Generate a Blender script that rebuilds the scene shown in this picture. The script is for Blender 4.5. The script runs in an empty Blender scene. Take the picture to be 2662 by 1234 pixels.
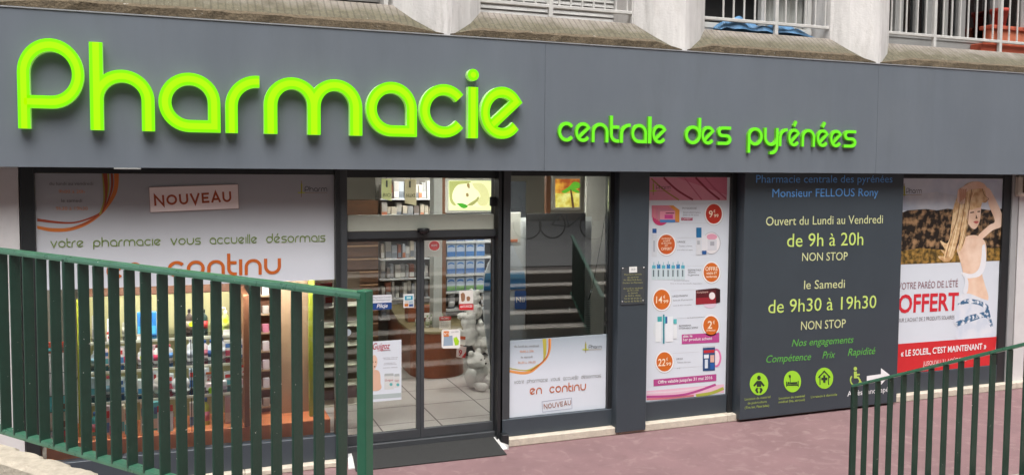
import bpy, bmesh, math, random
from mathutils import Vector, Matrix
random.seed(7)
SC = bpy.context.scene
COL = SC.collection
PI = math.pi
rad = math.radians

# ------------------------------------------------------------------ camera
D, H = 8.02, 2.75
FPX, CX, CY = 2243.0, 1331.0, 572.0
_a, _p, _r = rad(21.0), rad(3.27), rad(.435)
_F0 = Vector((math.sin(_a), math.cos(_a), 0)); _R0 = Vector((math.cos(_a), -math.sin(_a), 0)); _U0 = Vector((0, 0, 1))
FW = _F0*math.cos(_p) - _U0*math.sin(_p)
_U1 = _U0*math.cos(_p) + _F0*math.sin(_p)
RT = _R0*math.cos(_r) + _U1*math.sin(_r)
UP = _U1*math.cos(_r) - _R0*math.sin(_r)
CAM = Vector((0, -D, H))
cd = bpy.data.cameras.new('camera'); cam = bpy.data.objects.new('camera', cd); COL.objects.link(cam)
cam.matrix_world = Matrix((( RT.x, UP.x, -FW.x, CAM.x), (RT.y, UP.y, -FW.y, CAM.y), (RT.z, UP.z, -FW.z, CAM.z), (0, 0, 0, 1)))
cd.sensor_width = 36.0; cd.lens = FPX/2662*36; cd.shift_y = -(617-CY)/2662; cd.clip_start = .05; cd.clip_end = 500
SC.camera = cam

# ------------------------------------------------------------------ light
SUN_EL, SUN_ROT = rad(64), rad(196)
w = bpy.data.worlds.new('World'); SC.world = w; w.use_nodes = True
nt = w.node_tree; nt.nodes.clear()
sky = nt.nodes.new('ShaderNodeTexSky'); sky.sky_type = 'NISHITA'; sky.sun_disc = False
sky.sun_elevation = SUN_EL; sky.sun_rotation = SUN_ROT; sky.dust_density = 4; sky.air_density = 1.0; sky.ozone_density = .7
bg = nt.nodes.new('ShaderNodeBackground'); bg.inputs[1].default_value = .15
wo = nt.nodes.new('ShaderNodeOutputWorld'); hs = nt.nodes.new('ShaderNodeHueSaturation'); hs.inputs['Saturation'].default_value = .3      # thin cloud: a paler sky
nt.links.new(sky.outputs[0], hs.inputs['Color']); nt.links.new(hs.outputs[0], bg.inputs[0]); nt.links.new(bg.outputs[0], wo.inputs[0])
sd = bpy.data.lights.new('sun', 'SUN'); sd.energy = 1.5; sd.angle = rad(44); sd.color = (1, .99, .96)
so = bpy.data.objects.new('sun', sd); COL.objects.link(so)
_az = SUN_ROT
_sv = Vector((math.sin(_az)*math.cos(SUN_EL), math.cos(_az)*math.cos(SUN_EL), math.sin(SUN_EL)))   # towards the sun
so.rotation_euler = _sv.to_track_quat('Z', 'Y').to_euler()
SC.view_settings.view_transform = 'Standard'; SC.view_settings.look = 'None'; SC.view_settings.gamma = 1
SC.view_settings.exposure = 1.0
SC.cycles.max_bounces = 8; SC.cycles.transparent_max_bounces = 12; SC.cycles.caustics_reflective = False

# ------------------------------------------------------------------ geometry of the lens, used to read real positions
def ray(px, py): return FW + RT*((px-CX)/FPX) - UP*((py-CY)/FPX)
def on_y(px, py, Y):
    d = ray(px, py); return CAM + d*((Y-CAM.y)/d.y)
def on_z(px, py, Z):
    d = ray(px, py); return CAM + d*((Z-CAM.z)/d.z)
def WX(px, py, Y): return on_y(px, py, Y).x
def WZ(px, py, Y): return on_y(px, py, Y).z

# ------------------------------------------------------------------ materials
def lin(c):
    c /= 255.0
    return c/12.92 if c <= .04045 else ((c+.055)/1.055)**2.4
def rgb(r, g, b): return (lin(r), lin(g), lin(b))
MATS = {}
def mat(name, col, rough=.55, var=.12, vs=6.0, bump=0.0, bs=80.0, metal=0.0, spec=.5, coat=0.0, chips=None, streak=0.0):
    if name in MATS: return MATS[name]
    m = bpy.data.materials.new(name); m.use_nodes = True; MATS[name] = m
    t = m.node_tree; n = t.nodes; l = t.links; n.clear()
    out = n.new('ShaderNodeOutputMaterial'); b = n.new('ShaderNodeBsdfPrincipled'); l.new(b.outputs[0], out.inputs[0])
    b.inputs['Roughness'].default_value = rough; b.inputs['Metallic'].default_value = metal
    b.inputs['Specular IOR Level'].default_value = spec; b.inputs['Coat Weight'].default_value = coat
    tc = n.new('ShaderNodeTexCoord')
    nz = n.new('ShaderNodeTexNoise'); nz.inputs['Scale'].default_value = vs; nz.inputs['Detail'].default_value = 8; nz.inputs['Roughness'].default_value = .65
    if streak:
        mp = n.new('ShaderNodeMapping'); mp.inputs['Scale'].default_value = (1, 1, streak); l.new(tc.outputs['Object'], mp.inputs[0]); l.new(mp.outputs[0], nz.inputs['Vector'])
    else: l.new(tc.outputs['Object'], nz.inputs['Vector'])
    cr = n.new('ShaderNodeMapRange'); cr.inputs[1].default_value = .3; cr.inputs[2].default_value = .7
    cr.inputs[3].default_value = 1-var; cr.inputs[4].default_value = 1+var; l.new(nz.outputs[0], cr.inputs[0])
    mx = n.new('ShaderNodeMix'); mx.data_type = 'RGBA'; mx.blend_type = 'MULTIPLY'; mx.inputs[0].default_value = 1
    mx.inputs[6].default_value = (*col, 1); l.new(cr.outputs[0], mx.inputs[7])
    last = mx.outputs[2]
    if chips:
        c2, sc, th = chips
        n2 = n.new('ShaderNodeTexNoise'); n2.inputs['Scale'].default_value = sc; n2.inputs['Detail'].default_value = 4; l.new(tc.outputs['Object'], n2.inputs['Vector'])
        r2 = n.new('ShaderNodeMapRange'); r2.inputs[1].default_value = th; r2.inputs[2].default_value = th+.02; l.new(n2.outputs[0], r2.inputs[0])
        m2 = n.new('ShaderNodeMix'); m2.data_type = 'RGBA'; l.new(r2.outputs[0], m2.inputs[0]); l.new(last, m2.inputs[6]); m2.inputs[7].default_value = (*c2, 1)
        last = m2.outputs[2]
    l.new(last, b.inputs['Base Color'])
    rr = n.new('ShaderNodeMapRange'); rr.inputs[3].default_value = max(.03, rough-.06); rr.inputs[4].default_value = min(1, rough+.08); l.new(nz.outputs[0], rr.inputs[0]); l.new(rr.outputs[0], b.inputs['Roughness'])
    if bump:
        nb = n.new('ShaderNodeTexNoise'); nb.inputs['Scale'].default_value = bs; nb.inputs['Detail'].default_value = 6; l.new(tc.outputs['Object'], nb.inputs['Vector'])
        bp = n.new('ShaderNodeBump'); bp.inputs['Strength'].default_value = bump; bp.inputs['Distance'].default_value = .02; l.new(nb.outputs[0], bp.inputs['Height']); l.new(bp.outputs[0], b.inputs['Normal'])
    return m
def pr(r, g, b_, rough=.5, **k):                                   # printed / plain colour given as it would measure in flat light
    return mat('ink_%d_%d_%d' % (r, g, b_), rgb(r, g, b_), rough, k.pop('var', .04), **k)
def emit(name, col, s, base=None):
    if name in MATS: return MATS[name]
    m = bpy.data.materials.new(name); m.use_nodes = True; MATS[name] = m
    b = m.node_tree.nodes['Principled BSDF']; b.inputs['Base Color'].default_value = (*(base or col), 1)
    b.inputs['Emission Color'].default_value = (*col, 1); b.inputs['Emission Strength'].default_value = s; b.inputs['Roughness'].default_value = .5; b.inputs['Specular IOR Level'].default_value = .2
    return m
def glass(name, boost=1.0, tint=(.93, .95, .94)):
    m = bpy.data.materials.new(name); m.use_nodes = True; MATS[name] = m
    t = m.node_tree; n = t.nodes; l = t.links; n.clear()
    out = n.new('ShaderNodeOutputMaterial'); tr = n.new('ShaderNodeBsdfTransparent'); tr.inputs[0].default_value = (*tint, 1)
    gl = n.new('ShaderNodeBsdfGlossy'); gl.inputs['Roughness'].default_value = .015; gl.inputs['Color'].default_value = (.95, .97, 1, 1)
    fr = n.new('ShaderNodeFresnel'); fr.inputs[0].default_value = 1.5
    mu = n.new('ShaderNodeMath'); mu.operation = 'MULTIPLY'; mu.inputs[1].default_value = boost; mu.use_clamp = True; l.new(fr.outputs[0], mu.inputs[0])
    ms = n.new('ShaderNodeMixShader'); l.new(mu.outputs[0], ms.inputs[0]); l.new(tr.outputs[0], ms.inputs[1]); l.new(gl.outputs[0], ms.inputs[2]); l.new(ms.outputs[0], out.inputs[0])
    return m
def brickmat(name, c1, c2, mortar, scale, bw=.5, rh=.25, ms=.015, offs=.5, rough=.6, var=.1):
    m = mat(name, c1, rough, var, 9)
    t = m.node_tree; n = t.nodes; l = t.links
    b = [x for x in n if x.type == 'BSDF_PRINCIPLED'][0]
    old = b.inputs['Base Color'].links[0].from_socket
    tc = n.new('ShaderNodeTexCoord'); br = n.new('ShaderNodeTexBrick'); br.offset = offs
    br.inputs['Color1'].default_value = (1, 1, 1, 1); br.inputs['Color2'].default_value = (*[a/max(b_, 1e-4) for a, b_ in zip(c2, c1)], 1)
    br.inputs['Mortar'].default_value = (*[a/max(b_, 1e-4) for a, b_ in zip(mortar, c1)], 1)
    br.inputs['Scale'].default_value = scale; br.inputs['Brick Width'].default_value = bw; br.inputs['Row Height'].default_value = rh; br.inputs['Mortar Size'].default_value = ms
    l.new(tc.outputs['Object'], br.inputs['Vector'])
    mx = n.new('ShaderNodeMix'); mx.data_type = 'RGBA'; mx.blend_type = 'MULTIPLY'; mx.inputs[0].default_value = 1
    l.new(old, mx.inputs[6]); l.new(br.outputs[0], mx.inputs[7]); l.new(mx.outputs[2], b.inputs['Base Color'])
    return m

M_FASCIA = mat('fascia_paint', rgb(104, 111, 119), .40, .06, 2.2, spec=.5, streak=.22, bump=.012, bs=3)
M_ANTH = mat('anthracite_paint', rgb(59, 67, 74), .42, .06, 2.5)
M_BLACK = mat('black_frame', rgb(38, 40, 42), .35, .1, 5)
M_DARKGREY = mat('dark_aluminium', rgb(62, 65, 68), .4, .08, 5)
M_GREEN = mat('green_fence_paint', rgb(32, 61, 50), .36, .16, 9, bump=.08, bs=60, chips=((.46, .46, .42), 55, .735))
M_WHITEC = mat('white_concrete', rgb(208, 205, 202), .85, .2, 6, bump=.2, bs=45, streak=.18)
M_WALLW = mat('white_render', rgb(206, 204, 203), .8, .06, 4, bump=.1, bs=90)
M_STONE = mat('pale_stone', rgb(196, 186, 170), .7, .16, 12, bump=.25, bs=50)
M_KERB = mat('kerb_concrete', rgb(176, 166, 150), .9, .22, 14, bump=.5, bs=40)
M_SHEET = mat('white_poster', rgb(214, 220, 228), .4, .015, 3)
M_GLASS = glass('window_glass', 2.7)
M_GLASSD = glass('door_glass', 1.7)
M_METAL = mat('grey_railing_metal', rgb(196, 194, 190), .45, .1, 10)
M_RUBBER = mat('black_rubber_mat', rgb(46, 46, 45), .85, .22, 60, bump=.5, bs=260)

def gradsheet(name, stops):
    """paper that pales from grey at the top to white at the foot; stops: (height in metres above the sheet's foot, grey)"""
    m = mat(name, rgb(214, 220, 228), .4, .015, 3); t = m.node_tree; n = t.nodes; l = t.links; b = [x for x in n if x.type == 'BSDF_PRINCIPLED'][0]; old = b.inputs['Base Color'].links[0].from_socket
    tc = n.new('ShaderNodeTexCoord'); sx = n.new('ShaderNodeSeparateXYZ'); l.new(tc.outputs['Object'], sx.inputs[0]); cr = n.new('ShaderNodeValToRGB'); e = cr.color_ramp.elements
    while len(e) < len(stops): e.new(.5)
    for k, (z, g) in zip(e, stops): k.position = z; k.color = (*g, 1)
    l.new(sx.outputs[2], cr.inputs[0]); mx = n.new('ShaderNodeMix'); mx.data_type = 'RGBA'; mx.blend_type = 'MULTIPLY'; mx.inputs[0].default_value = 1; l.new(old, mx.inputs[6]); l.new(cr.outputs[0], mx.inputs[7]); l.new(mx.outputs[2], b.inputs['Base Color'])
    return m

# ------------------------------------------------------------------ objects
WLOC = {}
def link(o): COL.objects.link(o); return o
def thing(name, label, cat, loc=(0, 0, 0), rz=0, group=None):
    o = link(bpy.data.objects.new(name, None)); o.location = loc; o.rotation_euler = (0, 0, rz); o.empty_display_size = .1
    o['label'] = label; o['category'] = cat
    if group: o['group'] = group
    WLOC[o.name] = Vector(loc)
    return o
def tag(o, label, cat, group=None):
    o['label'] = label; o['category'] = cat
    if group: o['group'] = group
    return o
class MB:
    def __init__(s): s.v = []; s.f = []; s.mi = []; s.sm = []
    def face(s, pts, mi=0, smooth=False):
        b = len(s.v); s.v += [Vector(p) for p in pts]; s.f.append(list(range(b, b+len(pts)))); s.mi.append(mi); s.sm.append(smooth); return s
    def grid(s, rows, mi=0, closed=False, smooth=True):
        b = len(s.v); n = len(rows[0])
        for r in rows: s.v += [Vector(p) for p in r]
        for i in range(len(rows)-1):
            for j in range(n if closed else n-1):
                k = (j+1) % n
                s.f.append([b+i*n+j, b+i*n+k, b+(i+1)*n+k, b+(i+1)*n+j]); s.mi.append(mi); s.sm.append(smooth)
        return s
    def box(s, x0, x1, y0, y1, z0, z1, mi=0, c=0):
        if x0 > x1: x0, x1 = x1, x0
        if y0 > y1: y0, y1 = y1, y0
        if z0 > z1: z0, z1 = z1, z0
        c = min(c, (x1-x0)*.4, (y1-y0)*.4, (z1-z0)*.4)
        if c <= 0:
            P = [(x, y, z) for z in (z0, z1) for y in (y0, y1) for x in (x0, x1)]
            b = len(s.v); s.v += [Vector(p) for p in P]
            for q in ((0, 2, 3, 1), (4, 5, 7, 6), (0, 1, 5, 4), (2, 6, 7, 3), (1, 3, 7, 5), (0, 4, 6, 2)): s.f.append([b+i for i in q]); s.mi.append(mi); s.sm.append(False)
        else:
            bm = bmesh.new(); bmesh.ops.create_cube(bm, size=1)
            for v in bm.verts: v.co = Vector(((x0+x1)/2+v.co.x*(x1-x0), (y0+y1)/2+v.co.y*(y1-y0), (z0+z1)/2+v.co.z*(z1-z0)))
            bmesh.ops.bevel(bm, geom=bm.edges[:], offset=c, segments=1, affect='EDGES'); s.addbm(bm, mi)
        return s
    def addbm(s, bm, mi=0, smooth=False):
        b = len(s.v); bm.verts.index_update(); s.v += [v.co.copy() for v in bm.verts]
        for f in bm.faces: s.f.append([b+v.index for v in f.verts]); s.mi.append(mi); s.sm.append(smooth)
        bm.free(); return s
    def prism(s, poly, axis, a0, a1, mi=0):                         # poly: 2-D list; axis 'y' -> (x,z), 'z' -> (x,y), 'x' -> (y,z)
        def P(p, a): return {'y': (p[0], a, p[1]), 'z': (p[0], p[1], a), 'x': (a, p[0], p[1])}[axis]
        n = len(poly)
        s.face([P(p, a0) for p in poly], mi); s.face([P(p, a1) for p in reversed(poly)], mi)
        for i in range(n):
            j = (i+1) % n; s.face([P(poly[i], a0), P(poly[i], a1), P(poly[j], a1), P(poly[j], a0)], mi)
        return s
    def tube(s, pts, r, n=8, mi=0, cap=True):
        pts = [Vector(p) for p in pts]; rows = []
        rs = r if isinstance(r, (list, tuple)) else [r]*len(pts)
        for i, p in enumerate(pts):
            t = (pts[min(i+1, len(pts)-1)]-pts[max(i-1, 0)]).normalized()
            u = t.cross(Vector((0, 0, 1)));
            if u.length < 1e-3: u = t.cross(Vector((0, 1, 0)))
            u.normalize(); v = t.cross(u)
            rows.append([p+(u*math.cos(2*PI*k/n)+v*math.sin(2*PI*k/n))*rs[i] for k in range(n)])
        s.grid(rows, mi, True)
        if cap: s.face(rows[0], mi); s.face(list(reversed(rows[-1])), mi)
        return s
    def lathe(s, prof, cx, cy, n=16, mi=0, sy=1.0):                 # prof: (r, z)
        rows = [[(cx+r*math.cos(2*PI*k/n), cy+sy*r*math.sin(2*PI*k/n), z) for k in range(n)] for r, z in prof]
        s.grid(rows, mi, True)
        if prof[0][0] > 1e-4: s.face(list(reversed(rows[0])), mi)
        if prof[-1][0] > 1e-4: s.face(rows[-1], mi)
        return s
    def ball(s, c, r, sc=(1, 1, 1), mi=0, sub=2):
        bm = bmesh.new(); bmesh.ops.create_icosphere(bm, subdivisions=sub, radius=r)
        for v in bm.verts: v.co = Vector((c[0]+v.co.x*sc[0], c[1]+v.co.y*sc[1], c[2]+v.co.z*sc[2]))
        return s.addbm(bm, mi, True)
    def build(s, name, mats, parent=None, label=None, local=False):
        me = bpy.data.meshes.new(name)
        off = Vector((0, 0, 0)) if (parent is None or local) else WLOC.get(parent.name, Vector())
        me.from_pydata([tuple(v-off) for v in s.v], [], s.f)
        for m in (mats if isinstance(mats, (list, tuple)) else [mats]): me.materials.append(m)
        me.polygons.foreach_set('material_index', s.mi); me.polygons.foreach_set('use_smooth', s.sm)
        bm = bmesh.new(); bm.from_mesh(me); bmesh.ops.remove_doubles(bm, verts=bm.verts, dist=1e-6)
        bmesh.ops.recalc_face_normals(bm, faces=bm.faces); bm.to_mesh(me); bm.free()
        o = link(bpy.data.objects.new(name, me))
        if parent: o.parent = parent; WLOC[o.name] = off
        if label: o['label'] = label
        return o
def box(name, m, x0, x1, y0, y1, z0, z1, parent=None, c=.003, label=None): return MB().box(x0, x1, y0, y1, z0, z1, 0, c).build(name, m, parent, label)
def structure(o): o['kind'] = 'structure'; return o

# ---- flat print on the plane y = Y, read from the photograph in its own pixels
def P3(p, Y): return on_y(p[0], p[1], Y)
def flat(name, pts, Y, m, parent, label=None):
    return MB().face([P3(p, Y) for p in pts]).build(name, m, parent, label)
def flats(name, polys, Y, m, parent, label=None):
    b = MB()
    for i, pl in enumerate(polys): b.face([P3(p, Y-.0003*i) for p in pl])
    return b.build(name, m, parent, label)
def ell(cx, cy, rx, ry, n=28, a0=0, a1=360): return [(cx+rx*math.cos(rad(a0+(a1-a0)*i/n)), cy+ry*math.sin(rad(a0+(a1-a0)*i/n))) for i in range(n)]
def rect(x0, y0, x1, y1): return [(x0, y0), (x1, y0), (x1, y1), (x0, y1)]
def sheet(name, tl, tr, br, bl, Y, m, parent, th=.003):
    a, b, c, d = [P3(p, Y) for p in (tl, tr, br, bl)]
    x0, x1, z0, z1 = (a.x+d.x)/2, (b.x+c.x)/2, (c.z+d.z)/2, (a.z+b.z)/2
    return MB().box(x0, x1, Y, Y+th, z0, z1).build(name, m, parent)
def smoothpts(pts, n=6):                                            # Catmull-Rom
    out = []; Q = [pts[0]]+list(pts)+[pts[-1]]
    for i in range(1, len(Q)-2):
        p0, p1, p2, p3 = Q[i-1:i+3]
        for k in range(n):
            t = k/n
            out.append(tuple(.5*((2*b)+(c-a)*t+(2*a-5*b+4*c-d)*t*t+(3*b-a-3*c+d)*t**3) for a, b, c, d in zip(p0, p1, p2, p3)))
    out.append(tuple(pts[-1])); return out
def strip(outer, inner): return list(outer)+list(reversed(inner))

# ---- printed text (built-in font turned into a mesh)
_TX = {}
def text_mesh(s, bold=0, shear=0):
    k = (s, bold, shear)
    if k not in _TX:
        c = bpy.data.curves.new('t', 'FONT'); c.body = s; c.size = 1; c.offset = bold; c.shear = shear; c.resolution_u = 3
        o = bpy.data.objects.new('t', c); COL.objects.link(o)
        dg = bpy.context.evaluated_depsgraph_get(); dg.update(); e = o.evaluated_get(dg); me = e.to_mesh()
        vs = [v.co.copy() for v in me.vertices]; fs = [list(p.vertices) for p in me.polygons]; e.to_mesh_clear()
        bpy.data.objects.remove(o); bpy.data.curves.remove(c); _TX[k] = (vs, fs)
    return _TX[k]
_hv = text_mesh('H')[0]; CAPH = max(v.y for v in _hv)-min(v.y for v in _hv)
def text(parent, s, l, r, hpx, Y, m, bold=0, shear=0, name='lettering', mb=None):
    """s printed with its baseline from pixel l to pixel r, capitals hpx tall"""
    vs, fs = text_mesh(s, bold, shear)
    x0 = min(v.x for v in vs); x1 = max(v.x for v in vs)
    A, B = P3(l, Y), P3(r, Y); T = P3((l[0], l[1]-hpx), Y)
    ux = (B-A)/(x1-x0); n = Vector((-(B-A).z, 0, (B-A).x)).normalized(); uz = n*((T.z-A.z)/CAPH)
    b = mb or MB(); o = len(b.v)
    b.v += [A+ux*(v.x-x0)+uz*v.y for v in vs]
    for f in fs: b.f.append([o+i for i in f]); b.mi.append(0); b.sm.append(False)
    return None if mb else b.build(name, m, parent)

# ---- rounded stroke lettering of the shop's own style; unit = x-height
def arc(cx, cy, r, a0, a1, n=20, ry=None): ry = ry or r; return [(cx+r*math.cos(rad(a0+(a1-a0)*i/n)), cy+ry*math.sin(rad(a0+(a1-a0)*i/n))) for i in range(n+1)]
def glyph(ch, t):
    h = t/2; r = .5-h; e = 1-h
    if ch == 'P': R = .56-h; cx = .56; cy = 1.45-.56; return 1.12, [[(h, 0), (h, cy)]+arc(cx, cy, R, 180, -90, 30)+[(h, cy-R)]]
    if ch == 'h': return 1.0, [[(h, 0), (h, 1.43)], [(e, 0), (e, .5)]+arc(.5, .5, r, 0, 180)+[(h, .42)]]
    if ch == 'n': return 1.0, [[(h, 0), (h, .5)]+arc(.5, .5, r, 180, 0)+[(e, 0)]]
    if ch == 'u': return 1.0, [[(h, 1), (h, .5)]+arc(.5, .5, r, 180, 360)+[(e, 1)]]
    if ch == 'a': return 1.0, [[(e, h), (.5, h)]+arc(.5, .5, r, 270, 0, 30)+['close']]
    if ch == 'r': return .58, [[(h, 0), (h, .46)]+arc(.54, .46, .54-h, 180, 90)+[(.58, 1-h)]]
    if ch == 'm': q = .44-h; c1 = .44; c2 = .44+2*q; return c2+.44, [[(h, 0), (h, .5)]+arc(c1, .5, q, 180, 0, 20, r)+[(c1+q, 0)], [(c2+q, 0), (c2+q, .5)]+arc(c2, .5, q, 0, 180, 20, r)+[(c2-q, .45)]]
    if ch == 'c': return .92, [arc(.5, .5, r, 38, 322, 30)]
    if ch == 'i': return t, [[(h, 0), (h, .97)], ['dot', (h, 1.2)]]
    if ch == 'ı': return t, [[(h, 0), (h, 1)]]
    if ch == 'l': return t, [[(h, 0), (h, 1.4)]]
    if ch in 'eé':
        g = [arc(.5, .5, r, -38, -326, 30)+[(.27, .27)]]
        if ch == 'é': g.append([(.46, 1.12), (.66, 1.4)])
        return 1.0, g
    if ch == 'd': return 1.0, [arc(.5, .5, r, 0, 354, 36)+['close'], [(e, .5), (e, 1.42)]]
    if ch == 'p': return 1.0, [arc(.5, .5, r, 180, 534, 36)+['close'], [(h, .5), (h, -.4)]]
    if ch == 'o': return 1.0, [arc(.5, .5, r, 0, 354, 36)+['close']]
    if ch == 's': q = (1-t)/4; return .8, [[(.78, 1-h), (.3, 1-h)]+arc(.3, 1-h-q, q, 90, 270, 12)+[(.52, .5)]+arc(.52, h+q, q, 90, -90, 12)+[(.02, h)]]
    if ch == 't': return .55, [[(h, 1.38), (h, .42)]+arc(.42, .42, .42-h, 180, 270, 10)+[(.55, h)], [(h, .8), (.55, .8)]]
    if ch == 'y': return 1.0, [[(h, 1), (h, .5)]+arc(.5, .5, r, 180, 360), [(e, 1), (e, -.02)]+arc(e-.36, -.02, .36, 0, -90, 10)+[(.42, -.38)]]
    if ch == 'v': return .95, [[(.06, 1), (.475, h*.6), (.89, 1)]]
    if ch == 'N': return 1.0, [[(h, 0), (h, 1), (e, 0), (e, 1)]]
    if ch == 'O': return 1.05, [arc(.525, .5, .525-h, 0, 354, 36, .5-h)+['close']]
    if ch == 'U': return .9, [[(h, 1), (h, .42)]+arc(.45, .42, .45-h, 180, 360)+[(.9-h, 1)]]
    if ch == 'V': return .95, [[(.06, 1), (.475, 0), (.89, 1)]]
    if ch == 'E': return .75, [[(.75, 1-h), (h, 1-h), (h, h), (.75, h)], [(h, .5), (.66, .5)]]
    if ch == 'A': return .95, [[(.06, 0), (.475, 1), (.89, 0)], [(.22, .32), (.73, .32)]]
    return .45, []
def ribbon(path, t):
    closed = path[-1] == 'close'
    if closed: path = path[:-1]
    pts = [Vector((p[0], p[1])) for p in path]
    q = [pts[0]]
    for p in pts[1:]:
        if (p-q[-1]).length > 1e-4: q.append(p)
    pts = q; n = len(pts); L = []; Rr = []
    for i in range(n):
        a = pts[i-1] if (i or closed) else None; c = pts[(i+1) % n] if (i < n-1 or closed) else None
        d1 = (pts[i]-a).normalized() if a is not None else None; d2 = (c-pts[i]).normalized() if c is not None else None
        if d1 is None: d1 = d2
        if d2 is None: d2 = d1
        n1 = Vector((-d1.y, d1.x)); n2 = Vector((-d2.y, d2.x)); m = n1+n2
        m = n1 if m.length < 1e-3 else m.normalized(); k = 1/max(.38, m.dot(n1))
        L.append(pts[i]+m*(t/2*k)); Rr.append(pts[i]-m*(t/2*k))
    return L, Rr, closed
def strokes(b, glyphs, t, fmap, depth=0.0, f0=0):
    """append ribbons; fmap(x, y, lift) -> 3-D point on the face, depth extrudes it back along +y"""
    for i, path in enumerate(glyphs):
        lift = .0006*i
        if path[0] == 'dot':
            c = path[1]; L = [Vector((c[0]+t*.56*math.cos(a*PI/12), c[1]+t*.56*math.sin(a*PI/12))) for a in range(24)]
            face = [fmap(p.x, p.y, lift) for p in L]; b.face(face, f0)
            if depth:
                for j in range(24):
                    p, q = face[j], face[(j+1) % 24]; b.face([p, q, q+Vector((0, depth, 0)), p+Vector((0, depth, 0))], f0+1)
            continue
        L, Rr, cl = ribbon(path, t); n = len(L)
        A = [fmap(p.x, p.y, lift) for p in L]; B = [fmap(p.x, p.y, lift) for p in Rr]
        for j in range(n if cl else n-1):
            k = (j+1) % n; b.face([A[j], A[k], B[k], B[j]], f0)
            if depth:
                dv = Vector((0, depth, 0)); b.face([A[j], A[k], A[k]+dv, A[j]+dv], f0+1); b.face([B[j], B[k], B[k]+dv, B[j]+dv], f0+1)
        if depth and not cl:
            dv = Vector((0, depth, 0))
            for j in (0, n-1): b.face([A[j], B[j], B[j]+dv, A[j]+dv], f0+1)
    return b
def stroketext(parent, s, l, r, xh, Y, m, t=.16, gap=.1, mb=None, name='lettering'):
    A, B = P3(l, Y), P3(r, Y); T = P3((l[0], l[1]-xh), Y); uz = T.z-A.z
    W = 0; G = []
    for ch in s:
        w_, g = glyph(ch, t); G.append((W, g)); W += w_+(gap if g else 0)
    W -= gap; ux = (B-A)/W; n = Vector((-(B-A).z, 0, (B-A).x)).normalized()*uz
    b = mb or MB()
    for x, g in G: strokes(b, g, t, lambda gx, gy, lf, x=x: A+ux*(x+gx)+n*gy-Vector((0, lf, 0)))
    return None if mb else b.build(name, m, parent)

# =================================================================== SETTING
M_GROUND = mat('burgundy_paving', rgb(127, 100, 101), .8, .13, 1.3, bump=.3, bs=140, spec=.35)
def worn(m):                                                        # grit, dark scuffs and pale worn swirls of the painted paving
    t = m.node_tree; n = t.nodes; l = t.links; bs = [x for x in n if x.type == 'BSDF_PRINCIPLED'][0]; last = bs.inputs['Base Color'].links[0].from_socket
    tc = n.new('ShaderNodeTexCoord')
    for sc, dist, lo, hi, col, fac in ((240, 0, .60, .72, rgb(84, 62, 62), .55), (5, 1.6, .54, .74, rgb(150, 128, 125), .6), (2.6, 2.5, .58, .76, rgb(106, 82, 82), .3), (60, 0, .70, .74, rgb(168, 150, 146), .6)):
        nz = n.new('ShaderNodeTexNoise'); nz.inputs['Scale'].default_value = sc; nz.inputs['Detail'].default_value = 5; nz.inputs['Distortion'].default_value = dist; l.new(tc.outputs['Object'], nz.inputs['Vector'])
        r = n.new('ShaderNodeMapRange'); r.inputs[1].default_value = lo; r.inputs[2].default_value = hi; r.inputs[4].default_value = fac; l.new(nz.outputs[0], r.inputs[0])
        mx = n.new('ShaderNodeMix'); mx.data_type = 'RGBA'; l.new(r.outputs[0], mx.inputs[0]); l.new(last, mx.inputs[6]); mx.inputs[7].default_value = (*col, 1); last = mx.outputs[2]
    l.new(last, bs.inputs['Base Color'])
worn(M_GROUND)
structure(MB().box(-60, 70, -70, 30, -.3, 0).build('courtyard_ground', M_GROUND))
structure(MB().prism([(-40, -2.0), (-.95, -2.35), (.72, -4.72), (.72, -5.9), (60, -5.9), (60, -60), (-40, -60)], 'z', .002, 1.1).build('street_pavement', mat('street_asphalt', rgb(120, 118, 116), .9, .15, 3, bump=.3, bs=60)))
st = thing('staircase', 'broad dark stone steps with pale nosings climbing from the burgundy court to the street', 'stairs', (3.0, -3.0, 0))
M_RISER = mat('stair_riser', rgb(96, 86, 80), .8, .15, 8); M_TREAD = mat('stair_tread', rgb(190, 180, 168), .8, .15, 8)
b = MB(); b2 = MB()
for i in range(7):
    y = -2.75-.36*i; z = .157*i
    b.box(1.6, 9.5, y-.36*(7-i)-.6, y, max(z, .003), z+.14)
    b2.box(1.6, 9.5, y-.36, y+.02, z+.142, z+.159)
b.build('step_block', M_RISER, st); b2.build('tread', M_TREAD, st)

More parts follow.
